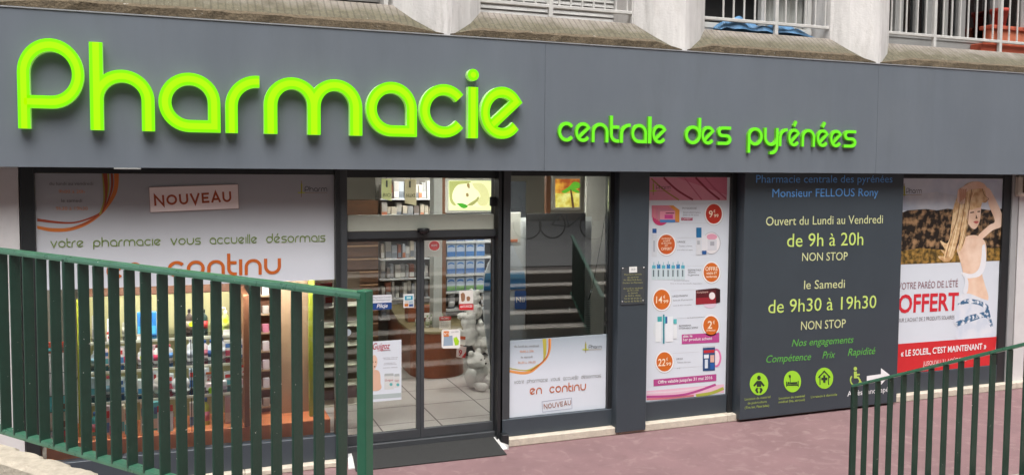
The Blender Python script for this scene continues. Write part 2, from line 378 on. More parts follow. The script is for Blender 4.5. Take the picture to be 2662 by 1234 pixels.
bd = thing('apartment_building', 'white concrete apartment building with angular pillars above the grey shop fascia', 'building', (4, 0, 0))
ZT, ZS = 4.05, 4.275           # sill lip top, sill back edge
M_MOSS = mat('mossy_exposed_concrete', rgb(102, 97, 80), .92, .3, 22, bump=.55, bs=70, chips=((.36, .34, .29), 34, .71))
def mossy(m):                                                       # drip grooves across the sill and a paler, pinker back edge
    t = m.node_tree; n = t.nodes; l = t.links; bs = [x for x in n if x.type == 'BSDF_PRINCIPLED'][0]
    old = bs.inputs['Base Color'].links[0].from_socket
    tc = n.new('ShaderNodeTexCoord'); wv = n.new('ShaderNodeTexWave'); wv.bands_direction = 'X'; wv.inputs['Scale'].default_value = 5.2; wv.inputs['Distortion'].default_value = .5; wv.inputs['Detail'].default_value = 3
    mp = n.new('ShaderNodeMapping'); l.new(tc.outputs['Object'], mp.inputs[0]); l.new(mp.outputs[0], wv.inputs['Vector'])
    r = n.new('ShaderNodeMapRange'); r.inputs[1].default_value = 0; r.inputs[2].default_value = .22; r.inputs[3].default_value = .6; r.inputs[4].default_value = 1; l.new(wv.outputs['Fac'], r.inputs[0])
    m1 = n.new('ShaderNodeMix'); m1.data_type = 'RGBA'; m1.blend_type = 'MULTIPLY'; m1.inputs[0].default_value = .75; l.new(old, m1.inputs[6]); l.new(r.outputs[0], m1.inputs[7])
    sx = n.new('ShaderNodeSeparateXYZ'); l.new(tc.outputs['Object'], sx.inputs[0])
    nz = n.new('ShaderNodeTexNoise'); nz.inputs['Scale'].default_value = 7; l.new(tc.outputs['Object'], nz.inputs['Vector'])
    ad = n.new('ShaderNodeMath'); ad.operation = 'MULTIPLY_ADD'; ad.inputs[1].default_value = .16; l.new(nz.outputs[0], ad.inputs[0]); l.new(sx.outputs[2], ad.inputs[2])
    r2 = n.new('ShaderNodeMapRange'); r2.inputs[1].default_value = 4.22; r2.inputs[2].default_value = 4.36; l.new(ad.outputs[0], r2.inputs[0])
    m2 = n.new('ShaderNodeMix'); m2.data_type = 'RGBA'; l.new(r2.outputs[0], m2.inputs[0]); l.new(m1.outputs[2], m2.inputs[6])
    pk = n.new('ShaderNodeMix'); pk.data_type = 'RGBA'; pk.blend_type = 'MULTIPLY'; pk.inputs[0].default_value = 1; pk.inputs[6].default_value = (*rgb(146, 138, 130), 1); l.new(r.outputs[0], pk.inputs[7]); l.new(pk.outputs[2], m2.inputs[7])
    l.new(m2.outputs[2], bs.inputs['Base Color'])
mossy(M_MOSS)
def weather(m, layers):                                             # soft stains: (scale, stretch, low, high, colour, strength)
    t = m.node_tree; n = t.nodes; l = t.links; bs = [x for x in n if x.type == 'BSDF_PRINCIPLED'][0]; last = bs.inputs['Base Color'].links[0].from_socket
    tc = n.new('ShaderNodeTexCoord')
    for sc, sq, lo, hi, col, fac in layers:
        mp = n.new('ShaderNodeMapping'); mp.inputs['Scale'].default_value = (1, 1, sq); l.new(tc.outputs['Object'], mp.inputs[0])
        nz = n.new('ShaderNodeTexNoise'); nz.inputs['Scale'].default_value = sc; nz.inputs['Detail'].default_value = 7; nz.inputs['Roughness'].default_value = .7; l.new(mp.outputs[0], nz.inputs['Vector'])
        r = n.new('ShaderNodeMapRange'); r.inputs[1].default_value = lo; r.inputs[2].default_value = hi; r.inputs[4].default_value = fac; l.new(nz.outputs[0], r.inputs[0])
        mx = n.new('ShaderNodeMix'); mx.data_type = 'RGBA'; l.new(r.outputs[0], mx.inputs[0]); l.new(last, mx.inputs[6]); mx.inputs[7].default_value = (*col, 1); last = mx.outputs[2]
    l.new(last, bs.inputs['Base Color'])
weather(M_WHITEC, [(7, .12, .56, .78, rgb(132, 128, 122), .75), (26, .35, .62, .74, rgb(120, 116, 108), .5), (3, .5, .55, .75, rgb(168, 160, 150), .5)])
weather(M_MOSS, [(5, .6, .50, .70, rgb(74, 68, 52), .65), (45, 1, .58, .70, rgb(56, 50, 40), .5), (70, 1, .63, .72, rgb(170, 162, 146), .4)])
weather(M_FASCIA, [(3.2, .16, .54, .78, rgb(92, 98, 104), .5), (.9, 1, .45, .75, rgb(112, 118, 124), .5)])
M_LIP = mat('mossy_lip', rgb(100, 88, 70), .95, .4, 26, bump=.7, bs=60, chips=((.34, .32, .27), 24, .70))
YF = -.33
RX = [-1.45, 2.30, 4.83, 7.36, 11.2]                                 # ridge of each pillar
for i in range(4):
    a, c = RX[i], RX[i+1]; a0 = a+.03; c0 = c-.03; s0, s1 = a+.42, c-.44
    nseg = 26; rows = [[], [], [], []]
    for k in range(nseg+1):
        t = k/nseg; jit = lambda s: (random.random()-.5)*s
        taper = min(1, t*9, (1-t)*9)
        x = a0+(c0-a0)*t; xb = s0+(s1-s0)*t
        rows[0].append((x, YF+.005+jit(.012)*taper, 3.992)); rows[1].append((x, YF+jit(.016)*taper, 4.0+.055*taper+jit(.012)*taper))
        rows[2].append((x+(xb-x)*.12, YF+.035, 4.012+.07*taper+jit(.006))); rows[3].append((xb, -.045, ZS))
    lg = MB().grid(rows[:3], 1, smooth=False).grid(rows[2:], 0, smooth=False)
    lg.face([(s0, -.045, ZS), (s1, -.045, ZS), (s1, .36, ZS+.004), (s0, .36, ZS+.004)], 0)
    lg.build('ledge', [M_MOSS, M_LIP], bd)
for i, x in enumerate(RX):
    pl = [(x, YF-.004), (x+.05, YF+.012), (x+.27, -.185), (x+.42, -.045), (x+.47, .37), (x-.49, .37), (x-.44, -.045), (x-.29, -.185), (x-.05, YF+.012)]
    MB().prism(pl, 'z', 3.99, 9.0).build('pillar', M_WHITEC, bd)
# recess backs
M_REC = mat('recess_grey_wall', rgb(150, 148, 144), .8, .12, 5, streak=8.0)
MB().box(RX[0]-8, 20, .37, .6, 3.5, 14).build('upper_wall', M_REC, bd)
MB().box(RX[0]-8, 20, -.34, .6, 6.9, 8.4).build('upper_slab', M_WHITEC, bd)
# ground-floor white walls at both ends, and the shop's shell
box('side_wall', M_WALLW, -9, -1.235, -.02, .4, 0, 2.9, bd, .002)
box('side_wall', M_WALLW, WX(2641, 700, -.02), 20, -.03, .4, 0, 2.9, bd, .002)
M_INT = mat('shop_inner_wall', rgb(190, 184, 172), .7, .05, 2)
box('inner_wall', M_INT, -1.6, 10.3, 7.6, 7.8, .1, 2.95, bd, 0); box('inner_wall', M_INT, -1.6, -1.4, .3, 7.6, .1, 2.95, bd, 0); box('inner_wall', M_INT, 10.1, 10.3, .3, 7.6, .1, 2.95, bd, 0)
box('ceiling_slab', mat('shop_ceiling', rgb(200, 198, 192), .8, .03, 2), -9, 20, -.31, 7.8, 2.95, 3.99, bd, 0)
TILE = brickmat('floor_tile', rgb(190, 187, 182), rgb(182, 179, 174), rgb(70, 66, 62), 1.0, .62, .62, .008, 0.0, .3, .05)
structure(MB().box(-1.6, 10.3, .1, 7.6, .05, .13).build('floor', TILE))
# ---- upper windows
M_SLAT = mat('pale_shutter_slat', rgb(196, 195, 192), .6, .12, 6, streak=5)
sh = MB()
for k in range(34): sh.prism([(.30, 4.285+.05*k), (.318, 4.33+.05*k), (.335, 4.33+.05*k), (.335, 4.285+.05*k)], 'x', RX[1]+.47, RX[2]-.49)
sh.build('shutter', M_SLAT, bd)
sh = MB()
for k in range(20): sh.prism([(.30, 4.285+.07*k), (.318, 4.35+.07*k), (.335, 4.35+.07*k), (.335, 4.285+.07*k)], 'x', RX[0]+.47, RX[1]-.49)
sh.build('shutter', mat('grey_shutter_slat', rgb(120, 117, 114), .6, .12, 6, streak=5), bd)
M_WFR = mat('white_window_frame', rgb(208, 207, 203), .5, .05, 4); M_WFG = mat('grey_window_frame', rgb(158, 158, 156), .5, .06, 4)
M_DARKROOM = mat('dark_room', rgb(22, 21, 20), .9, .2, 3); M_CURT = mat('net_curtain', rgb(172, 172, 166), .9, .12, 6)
def upper_window(x0, x1, z0, z1, y, bars, fr, label=None):
    fm = MB()
    for xb, wd in bars: fm.box(x0+xb, x0+xb+wd, y-.04, y+.03, z0, z1, 0, .004)
    fm.box(x0, x1, y-.05, y+.03, z0-.06, z0, 0, .004)
    wdw = fm.build('window', fr, bd, label)
    return wdw
w3 = upper_window(RX[2]+.47, RX[3]-.5, 4.40, 6.8, .24, [(0, .05), (.86, .06), (1.5, .06)], M_WFR, 'half open window with a dark room behind it')
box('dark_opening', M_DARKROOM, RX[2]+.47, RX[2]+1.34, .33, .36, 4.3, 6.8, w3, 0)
box('roller_box', M_WFR, RX[2]+.5, RX[3]-.5, .14, .2, 4.88, 5.05, w3, .006)
def curtain(x0, x1, y, z0, z1, m, parent, amp=.018, per=.09, name='curtain'):
    rows = [[(x0+(x1-x0)*k/60, y+amp*math.sin((x1-x0)*k/60/per*2*PI+.3*math.sin(k)), z) for k in range(61)] for z in (z0, (z0+z1)/2, z1)]
    return MB().grid(rows).build(name, m, parent)
curtain(RX[2]+1.36, RX[3]-.5, .31, 4.3, 6.8, M_CURT, w3)
w4 = upper_window(RX[3]+.45, RX[4]-.2, 4.46, 6.8, .24, [(0, .1), (.30, .13), (.62, .05), (.80, .12), (1.10, .05), (1.32, .12), (1.9, .1), (2.4, .1)], M_WFG, 'grey framed windows with net curtains')
box('glass_pane', M_GLASS, RX[3]+.45, RX[4]-.2, .245, .25, 4.47, 6.8, w4, 0)
curtain(RX[3]+.45, RX[3]+1.3, .31, 4.3, 6.8, mat('grey_curtain', rgb(206, 212, 210), .9, .1, 5), w4, .02, .16)
curtain(RX[3]+1.3, RX[4]-.2, .32, 4.3, 6.8, mat('slate_curtain', rgb(176, 190, 192), .9, .1, 5), w4, .02, .2)
box('spandrel', M_WFG, RX[3]+.45, RX[4]-.2, .2, .36, 4.28, 4.45, w4, .004)
box('spandrel', M_SLAT, RX[2]+.47, RX[3]-.5, .2, .36, 4.28, 4.39, w3, .004)

# ---- balcony railings, one per bay
def railing(label, x0, x1, zr, xs, posts, y=-.01, barw=.018):
    t = thing('balcony_railing', label, 'railing', ((x0+x1)/2, y, ZS), group='railings above the fascia')
    box('bottom_rail', M_METAL, x0, x1, y-.02, y+.02, zr, zr+.034, t, .004)
    box('top_rail', M_METAL, x0, x1, y-.025, y+.025, zr+.95, zr+.99, t, .004)
    for x in posts: box('post', M_METAL, x-.022, x+.022, y-.022, y+.022, ZS, zr+.95, t, .004)
    for x in xs: box('bar', M_METAL, x-barw/2, x+barw/2, y-barw/2, y+barw/2, zr+.034, zr+.95, t, .003)
def span(x0, x1, n): return [x0+(x1-x0)*i/(n-1) for i in range(n)]
zr2 = WZ(1430, 22, -.01); zr3 = WZ(2010, 66, -.01); zr4 = WZ(2480, 103, -.01)
railing('grey bar railing in front of the pale slatted shutter', RX[1]+.4, RX[2]-.42, zr2, span(RX[1]+.5, RX[2]-.5, 13), [WX(1431, 30, -.01), RX[2]-.43])
railing('grey bar railing above the crumpled blue tarp', RX[2]+.4, RX[3]-.42, zr3, [WX(1800+q/2.988, 30, -.01) for q in (240, 320, 402, 485, 562, 725, 805, 880, 955, 1032)], [WX(1800+650/2.988, 30, -.01)])
railing('grey bar railing in front of the terracotta planters', RX[3]+.4, RX[4]-.1, zr4, [WX(1800+q/2.988, 60, -.01) for q in (1545, 1612, 1662, 1748, 1815, 1950, 2015, 2080, 2142, 2207, 2272, 2335, 2462, 2525, 2590)], [WX(1800+q/2.988, 60, -.01) for q in (1880, 2392)])
railing('dark railing foot above the leftmost mossy ledge', RX[0]+.6, RX[1]-.44, 4.52, span(RX[0]+.7, RX[1]-.6, 22), [1.8])
# ---- things on the ledges
def tarp():
    y0, y1 = -.0, .17; N, Mn = 60, 12; rows = []
    xa, xb = WX(1866, 80, .03), WX(2116, 92, .03)
    rnd = [random.random() for _ in range(40)]
    for j in range(Mn+1):
        v = j/Mn; r = []
        for i in range(N+1):
            u = i/N
            hgt = (.085+.045*abs(math.sin(u*7+rnd[0]*3))+.02*math.sin(u*31+4*v)+.02*math.sin(u*17-9*v+1))*(1.22-.42*u)*math.sin(PI*min(1, max(0, v*.97+.02)))**.5*min(1, u*12+.25, (1-u)*9)
            r.append((xa+(xb-xa)*u+.02*math.sin(9*v+u*20), y0+(y1-y0)*v+.015*math.sin(u*23), ZS+.006+max(0, hgt)))
        rows.append(r)
    return tag(MB().grid(rows, smooth=True).build('tarp', mat('blue_tarp', rgb(88, 134, 174), .45, .2, 14, bump=.3, bs=30)), 'crumpled blue plastic tarp lying on the mossy ledge behind the railing', 'tarp')
tarp()
M_TERRA = mat('terracotta', rgb(178, 84, 60), .8, .14, 8, bump=.15, bs=50); M_TERR2 = mat('orange_terracotta', rgb(200, 116, 84), .75, .12, 8)
x0 = WX(2537, 125, .1)
t = thing('planter_box', 'long brick red planter box resting on the rightmost mossy ledge', 'planter', (x0+.8, .1, ZS))
box('trough', M_TERRA, x0, x0+1.6, .03, .19, ZS+.005, WZ(2560, 116, .1), t, .008)
zb = WZ(2560, 116, .1)
t = thing('planter_box', 'orange terracotta window box with a thick rim, behind the right railing', 'planter', (x0+.8, .1, zb))
xa = WX(2562, 80, .1); zt = WZ(2600, 70, .1)
box('trough', M_TERR2, xa+.03, xa+1.3, .05, .17, zb, zt-.05, t, .008); box('rim', M_TERRA, xa, xa+1.33, .02, .2, zt-.05, zt, t, .008)
xc = WX(2600, 40, .1)
t = thing('flower_pot', 'tall red clay flower pot on top of the orange window box', 'flower pot', (xc, .1, zt))
MB().lathe([(.07, zt), (.10, zt+.17), (.115, zt+.17), (.115, zt+.22), (.095, zt+.22), (.09, zt+.19)], xc, .11, 20).build('pot', mat('red_clay', rgb(176, 62, 48), .7, .14, 9), t)
MB().lathe([(.092, zt+.195), (.03, zt+.21), (0.001, zt+.212)], xc, .11, 16).build('soil', mat('soil', rgb(60, 44, 36), .95, .3, 40), t)

# =================================================================== FASCIA AND SIGN
FZ0, FZ1, FY = 2.75, 3.985, -.35
fa = thing('shop_fascia', 'long smooth slate grey fascia band over the shop front', 'fascia', (4, FY, FZ0))
cuts = [-3.2, WX(1416, 300, FY), WX(2280, 330, FY), 12.2]
for i in range(3): box('panel', M_FASCIA, cuts[i]+.001, cuts[i+1]-.001, FY, FY+.03, FZ0, FZ1-.012, fa, .0015)
box('top_trim', mat('fascia_trim', rgb(140, 142, 145), .4, .08, 6), -3.2, 12.2, FY-.008, FY+.06, FZ1-.011, FZ1, fa, .002)
box('core', M_BLACK, -3.2, 12.2, FY+.032, FY+.07, FZ0+.004, FZ1-.02, fa, 0)
box('soffit', M_BLACK, -3.2, 12.2, FY+.071, .02, FZ0+.012, FZ0+.19, fa, 0)
box('clip', mat('bare_aluminium', rgb(176, 176, 174), .35, .1, 8, metal=.4), WX(296, 438, FY), WX(366, 438, FY), FY-.004, FY+.05, FZ0-.012, FZ0-.001, fa, .001)

M_LIME = emit('lit_lime_face', (.125, .57, .0), .95, (.03, .08, .0)); M_LIMEC = emit('lit_lime_core', (.245, .60, .0), .95, (.03, .06, .0)); M_LIMER = emit('lit_lime_return', (.14, .36, .03), .4, (.44, .58, .32))
LT = .08; LY = FY-LT                                               # letters stand 10 cm proud
sg = thing('shop_sign', 'big illuminated lime green rounded letters on the left half of the fascia', 'sign', (2, FY, 3.1))
zb = WZ(800, 350, LY); zx = WZ(480, 189, LY); XH = zx-zb-.0
def bigletter(ch, xl, xr, ymid, t=.205):
    A = WX(xl, ymid, LY); Bx = WX(xr, ymid, LY); wd, g = glyph(ch, t); ux = (Bx-A)/wd
    z0 = zb
    strokes_b = strokes(MB(), g, t, lambda gx, gy, lf: Vector((A+gx*ux, LY-lf, z0+gy*XH)), LT-.012)
    o = strokes_b.build('letter', [M_LIME, M_LIMER], sg)
    strokes(MB(), g, t*.5, lambda gx, gy, lf: Vector((A+gx*ux, LY-lf-.0025, z0+gy*XH))).build('glow_line', M_LIMEC, o)
for ch, xl, xr in (('P', 46, 220), ('h', 234, 402), ('a', 412, 573), ('r', 586, 675), ('m', 686, 942), ('a', 952, 1084), ('c', 1091, 1208), ('i', 1217, 1243), ('e', 1250, 1361)):
    bigletter(ch, xl, xr, 280, {'i': .2}.get(ch, .205))
M_LIME2 = emit('lime_letter_face', (.085, .47, .008), .85, (.05, .16, .01)); M_LIMER2 = emit('lime_letter_return', (.12, .4, .02), .12, (.12, .4, .03))
sg2 = thing('shop_sign', 'three words in small bright green rounded letters on the right half of the fascia', 'sign', (6, FY, 3.1))
LY2 = FY-.035
zb2 = WZ(1600, 371, LY2); XH2 = WZ(1500, 318, LY2)-WZ(1500, 369.5, LY2)
def smallletter(ch, xl, xr, t=.17):
    A = WX(xl, 350, LY2); Bx = WX(xr, 350, LY2); wd, g = glyph(ch, t); ux = (Bx-A)/wd
    strokes(MB(), g, t, lambda gx, gy, lf: Vector((A+gx*ux, LY2-lf, zb2+gy*XH2)), .033).build('letter', [M_LIME2, M_LIMER2], sg2)
q = lambda v, o: o+v/2.5956
for ch, a, c in (('c', 1483, 1587), ('e', 1598, 1705), ('n', 1710, 1822), ('t', 1832, 1895), ('r', 1900, 1972), ('a', 1977, 2082), ('l', 2089, 2112), ('e', 2118, 2217)): smallletter(ch, q(a, 880), q(c, 880))
for ch, a, c in (('d', 50, 157), ('e', 161, 252), ('s', 268, 362), ('p', 474, 574), ('y', 584, 680), ('r', 684, 742), ('é', 747, 828), ('n', 838, 928), ('é', 940, 1022), ('e', 1030, 1112), ('s', 1122, 1206)): smallletter(ch, q(a, 1762), q(c, 1762))

# =================================================================== SHOP FRONT
def zY(px, py, Y): return WZ(px, py, Y)
# stone plinth
sp = thing('stone_plinth', 'low pale stone plinth under the windows right of the door', 'plinth', (6, -.08, 0))
xs = [3.02, 4.25, 5.6, 7.1, 8.6, 10.0, 13]
for i in range(6): box('stone_block', M_STONE, xs[i]+.001, xs[i+1]-.001, -.115, .1, 0, .082, sp, .008)
sp = thing('stone_plinth', 'low pale stone plinth under the left display window', 'plinth', (0, -.08, 0))
xs = [-3.5, -.6, .5, 1.40]
for i in range(3): box('stone_block', M_STONE, xs[i]+.001, xs[i+1]-.001, -.115, .1, 0, .05, sp, .008)

# ---- left display window
lw = thing('shop_window', 'wide display window with shelves of products under a white banner', 'window', (.1, 0, .05))
box('frame', M_BLACK, -1.225, -1.12, -.03, .07, .05, 2.76, lw, .003); box('frame', M_BLACK, -1.12, 1.32, -.02, .07, 2.70, 2.76, lw, .003)
box('mullion', M_BLACK, 1.322, 1.365, -.06, .07, .05, 2.76, lw, .003); box('mullion', M_DARKGREY, 1.366, 1.432, -.04, .14, .05, 2.76, lw, .003)
box('base_panel', M_ANTH, -1.12, 1.322, -.035, .07, .051, .275, lw, .004)
box('pane', glass('display_glass', 1.0, (.97, .98, .97)), -1.118, 1.32, .02, .026, .277, 2.70, lw, 0)

YB = -.004
bn = thing('window_banner', 'big white banner with green and orange lettering across the top of the left display window', 'banner', (.1, 0, 1.73))
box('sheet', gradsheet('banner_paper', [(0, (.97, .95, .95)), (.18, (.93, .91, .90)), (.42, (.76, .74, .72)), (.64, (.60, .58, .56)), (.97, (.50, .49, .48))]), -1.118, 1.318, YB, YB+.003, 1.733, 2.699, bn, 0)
z4 = lambda x, y: (x/3.512, 420+y/3.512)
z5 = lambda x, y: (450+x/3.512, 420+y/3.512)
O_OR, O_RED, O_OL = pr(196, 110, 48), pr(150, 62, 36), pr(150, 140, 56)
def swoosh(parent, pts_sets, Y):
    for i, (o, ii, m) in enumerate(pts_sets): flat('swoosh', strip(smoothpts(o), smoothpts(ii)), Y-.0006*i, m, parent)
swoosh(bn, [
 ([z4(1085, 85), z4(1080, 220), z4(1045, 330), z4(940, 470), z4(800, 575), z4(640, 632), z4(480, 640), z4(338, 612)], [z4(1040, 85), z4(1040, 220), z4(1005, 330), z4(920, 450), z4(790, 545), z4(640, 600), z4(480, 606), z4(338, 585)], O_OR),
 ([z4(975, 85), z4(985, 220), z4(975, 350), z4(940, 465), z4(860, 510), z4(700, 560), z4(560, 566), z4(340, 545)], [z4(928, 85), z4(950, 220), z4(950, 330), z4(930, 440), z4(850, 495), z4(700, 545), z4(560, 548), z4(340, 518)], O_RED),
 ([z4(1030, 85), z4(1034, 220), z4(1000, 340), z4(938, 455), z4(800, 560), z4(640, 612)], [z4(1008, 85), z4(1012, 220), z4(985, 340), z4(925, 460), z4(790, 552), z4(640, 606)], O_RED),
 ([z4(935, 85), z4(955, 240), z4(955, 360), z4(925, 470), z4(940, 460)], [z4(928, 85), z4(940, 240), z4(940, 370), z4(905, 480), z4(920, 480)], O_OL),
 ([z4(995, 85), z4(1000, 220), z4(985, 330)], [z4(978, 85), z4(986, 220), z4(975, 330)], O_OL)], YB-.0008)
G_TXT, O_TXT = pr(120, 116, 112), pr(206, 140, 100)
YT = YB-.004
text(bn, 'du lundi au vendredi', z4(450, 215), z4(850, 215), 8.5, YT, G_TXT); text(bn, '9h00 à 20h', z4(535, 288), z4(772, 288), 8.5, YT, O_TXT)
text(bn, 'le samedi', z4(560, 370), z4(750, 370), 8.5, YT, G_TXT); text(bn, '9h30 à 19h30', z4(510, 443), z4(802, 443), 9, YT, O_TXT)
M_OLG, M_ORT, M_RUST = pr(112, 136, 58), pr(192, 96, 34), pr(168, 76, 40)
bl = (131, 643.5); br_ = (845.8, 627.9)
yb = lambda x: bl[1]+(br_[1]-bl[1])*(x-bl[0])/(br_[0]-bl[0])
for wd, a, c in (('votre', 131, 218), ('pharmacıe', 242, 419), ('vous', 443, 522), ('accueılle', 545, 669), ('désormaıs', 692, 846)):
    stroketext(bn, wd, (a, yb(a)), (c, yb(c)), 17.2, YT, M_OLG, .15, .13)
yb2 = lambda x: 726-(726-711.5)*(x-280)/(730-280)
for wd, a, c in (('en', 277, 372), ('contınu', 436, 730.5)): stroketext(bn, wd, (a, yb2(a)), (c, yb2(c)), 42.5, YT, M_ORT, .19, .13)
M_INKB, M_LG = pr(44, 44, 44), pr(176, 188, 60)
def pharm_logo(parent, cx, top, bot, bx, by, xr, base, cap, Y, lh=None):
    """green cross with a long upright and the thin black word beside it"""
    flats('logo_cross', [rect(cx-1.6-(bx*.0), top+(bot-top)*.18, cx+2.2, bot-(bot-top)*.22), rect(cx-bx, by-1.2, cx+bx, by+1.6)], Y, M_LG, parent)
    flats('logo_line', [rect(cx-.7, top, cx+.7, bot), [(cx+bx, by+.2), (xr, by-.6), (xr, by+.3), (cx+bx, by+1.1)]], Y-.0009, pr(150, 120, 60), parent)
    stroketext(parent, 'Pharm', (cx+bx-.3, base), (xr, base-(xr-cx)*.012), cap/1.45, Y-.0012, M_INKB, .13, .16)
pharm_logo(bn, 450+1172/3.512, 470, 512, 9, 500.5, 850.5, 498, 14, YT)
lb = thing('paper_label', 'tilted pinkish paper label with rust red capitals stuck on the left banner', 'label', (0, YB, 2.4))
M_PINKP = pr(242, 228, 224, .6)
c4 = [(386.7, 486.3), (619.4, 478.4), (621.7, 542.4), (390, 552.4)]
YL = YB-.008
f3 = [P3(p, YL) for p in c4]; MB().face(f3).face([v+Vector((0, .003, 0)) for v in reversed(f3)]).build('paper', M_PINKP, lb)
for i in range(4):
    p, r_ = Vector(c4[i]), Vector(c4[(i+1) % 4]); d = (r_-p).normalized(); nn = Vector((-d.y, d.x))*1.1
    flat('border', [tuple(p), tuple(r_), tuple(r_+nn), tuple(p+nn)], YL-.0007, pr(150, 112, 96), lb)
stroketext(lb, 'NOUVEAU', (401.5, 535), (602, 523.5), 27, YL-.001, M_RUST, .2, .2)

# ---- sliding door
dr = thing('sliding_door', 'dark framed automatic glass sliding door in the middle of the shop front', 'door', (2.15, .1, .1))
YD = .1
xj0, xj1, xc0, xc1, xr1 = WX(901, 800, YD), WX(1083, 800, YD), WX(1092, 800, YD), WX(1101, 800, YD), WX(1283, 800, YD)
zd0, zd1, zm1, ztr = .13, WZ(1090, 617, YD), WZ(1090, 599, YD), WZ(1090, 462, YD)
box('top_frame', M_BLACK, xj0-.03, xr1+.1, YD-.06, YD+.06, ztr, 2.76, dr, .003)
box('mullion', M_DARKGREY, xj0-.03, xr1, YD-.05, YD+.05, zd1, zm1, dr, .003)
box('jamb', M_BLACK, xr1+.001, xr1+.055, YD-.13, YD+.1, .06, 2.758, dr, .003); 
box('jamb', M_DARKGREY, WX(1303, 700, -.03), WX(1327, 700, -.03), -.03, .1, .083, 2.757, dr, .003)
box('jamb', M_BLACK, xr1+.056, WX(1303, 700, -.03)-.001, -.01, .1, .083, 2.756, dr, .003)
box('transom_pane', M_GLASSD, xj0-.02, xr1, YD-.004, YD+.004, zm1, ztr, dr, 0)
box('operator_box', mat('pale_green_beam', rgb(186, 192, 178), .4, .05, 5), xj0, xr1-.02, YD-.05, YD-.006, WZ(1090, 599, YD)+.002, WZ(1090, 557, YD), dr, .006)
def leaf(x0, x1, stile_left):
    lf = MB(); zb = zd0+.09
    lf.box(x0, x1, YD-.02, YD+.02, zd0, zb, 0, .003); lf.box(x0, x1, YD-.02, YD+.02, zd1-.03, zd1-.002, 0, .003)
    if stile_left: lf.box(x0, x0+.036, YD-.022, YD+.02, zb, zd1-.03, 0, .002); lf.box(x1-.02, x1, YD-.02, YD+.02, zb, zd1-.03, 0, .002)
    else: lf.box(x1-.036, x1, YD-.022, YD+.02, zb, zd1-.03, 0, .002); lf.box(x0, x0+.02, YD-.02, YD+.02, zb, zd1-.03, 0, .002)
    o = lf.build('door_leaf', M_DARKGREY, dr)
    box('pane', M_GLASSD, x0+.01, x1-.01, YD-.003, YD+.003, zb-.01, zd1-.02, o, 0)
leaf(xj0-.02, xc0-.001, False); leaf(xc0+.001, xr1-.001, True)
sx = WX(1100, 600, YD-.08)
sn = tag(MB().lathe([(.001, WZ(1100, 611, YD-.1)), (.03, WZ(1100, 609, YD-.1)), (.056, WZ(1100, 603, YD-.1)), (.062, WZ(1100, 595, YD-.1)), (.05, WZ(1100, 593, YD-.1)), (.001, WZ(1100, 592.5, YD-.1))], sx, YD-.09, 20).build('motion_sensor', mat('black_plastic', rgb(24, 24, 25), .25, .05, 4)), 'small black half round motion sensor above the sliding door', 'sensor')
box('cable_box', M_BLACK, WX(1279, 520, YD)-.03, xr1, YD-.05, YD-.01, WZ(1280, 535, YD), WZ(1280, 511, YD), dr, .004)
box('floor_guide', M_DARKGREY, xj0-.03, xr1+.05, YD-.06, YD+.06, .06, .127, dr, .003)
# ---- door mat (a sloping rubber ramp) and the white threshold pieces
m0, m1, m2, m3 = on_z(912, 1158, .1), on_z(1268, 1116, .1), on_z(1317, 1179, .012), on_z(925, 1222, .012)
mm = MB(); N = 10
rows = [[tuple(Vector((a.x, a.y, a.z)).lerp(b_, j/N)) for j in range(N+1)] for a, b_ in [(m0.lerp(m3, i/6), m1.lerp(m2, i/6)) for i in range(7)]]
mm.grid(rows, smooth=False)
mm.face([rows[0][0], rows[0][-1], (rows[0][-1][0], rows[0][-1][1], .002), (rows[0][0][0], rows[0][0][1], .002)]); mm.face([rows[-1][0], rows[-1][-1], (rows[-1][-1][0], rows[-1][-1][1]+.001, .002), (rows[-1][0][0], rows[-1][0][1]+.001, .002)])
for k in (0, -1): mm.face([rows[i][k] for i in range(7)]+[(rows[6][k][0], rows[6][k][1], .002), (rows[0][k][0], rows[0][k][1], .002)])
tag(mm.build('door_mat', M_RUBBER), 'black rubber ramp mat sloping down from the sliding door to the burgundy ground', 'mat')
M_MARB = mat('white_marble', rgb(214, 213, 210), .4, .1, 10)
def wedge(px, label):
    P = [on_z(*p[:2], p[2]) for p in px]; b = MB(); b.face(P)
    for i in range(len(P)):
        j = (i+1) % len(P); b.face([P[i], P[j], (P[j].x, P[j].y, .001), (P[i].x, P[i].y, .001)])
    tag(b.build('threshold_slab', M_MARB), label, 'threshold', 'white slabs beside the door mat')
wedge([(1267, 1115, .105), (1280, 1117, .105), (1302, 1148, .06), (1322, 1155, .05), (1321, 1163, .012), (1302, 1168, .012)], 'white stone slab along the right edge of the door mat')
wedge([(903, 1160, .09), (908, 1159, .09), (926, 1214, .012), (906, 1216, .012)], 'white stone slab along the left edge of the door mat')
tag(box('door_frame_foot', M_BLACK, 2.95, 3.02, -.115, -.03, .003, .13, None, .004), 'short black metal foot at the base of the right door jamb', 'frame foot')

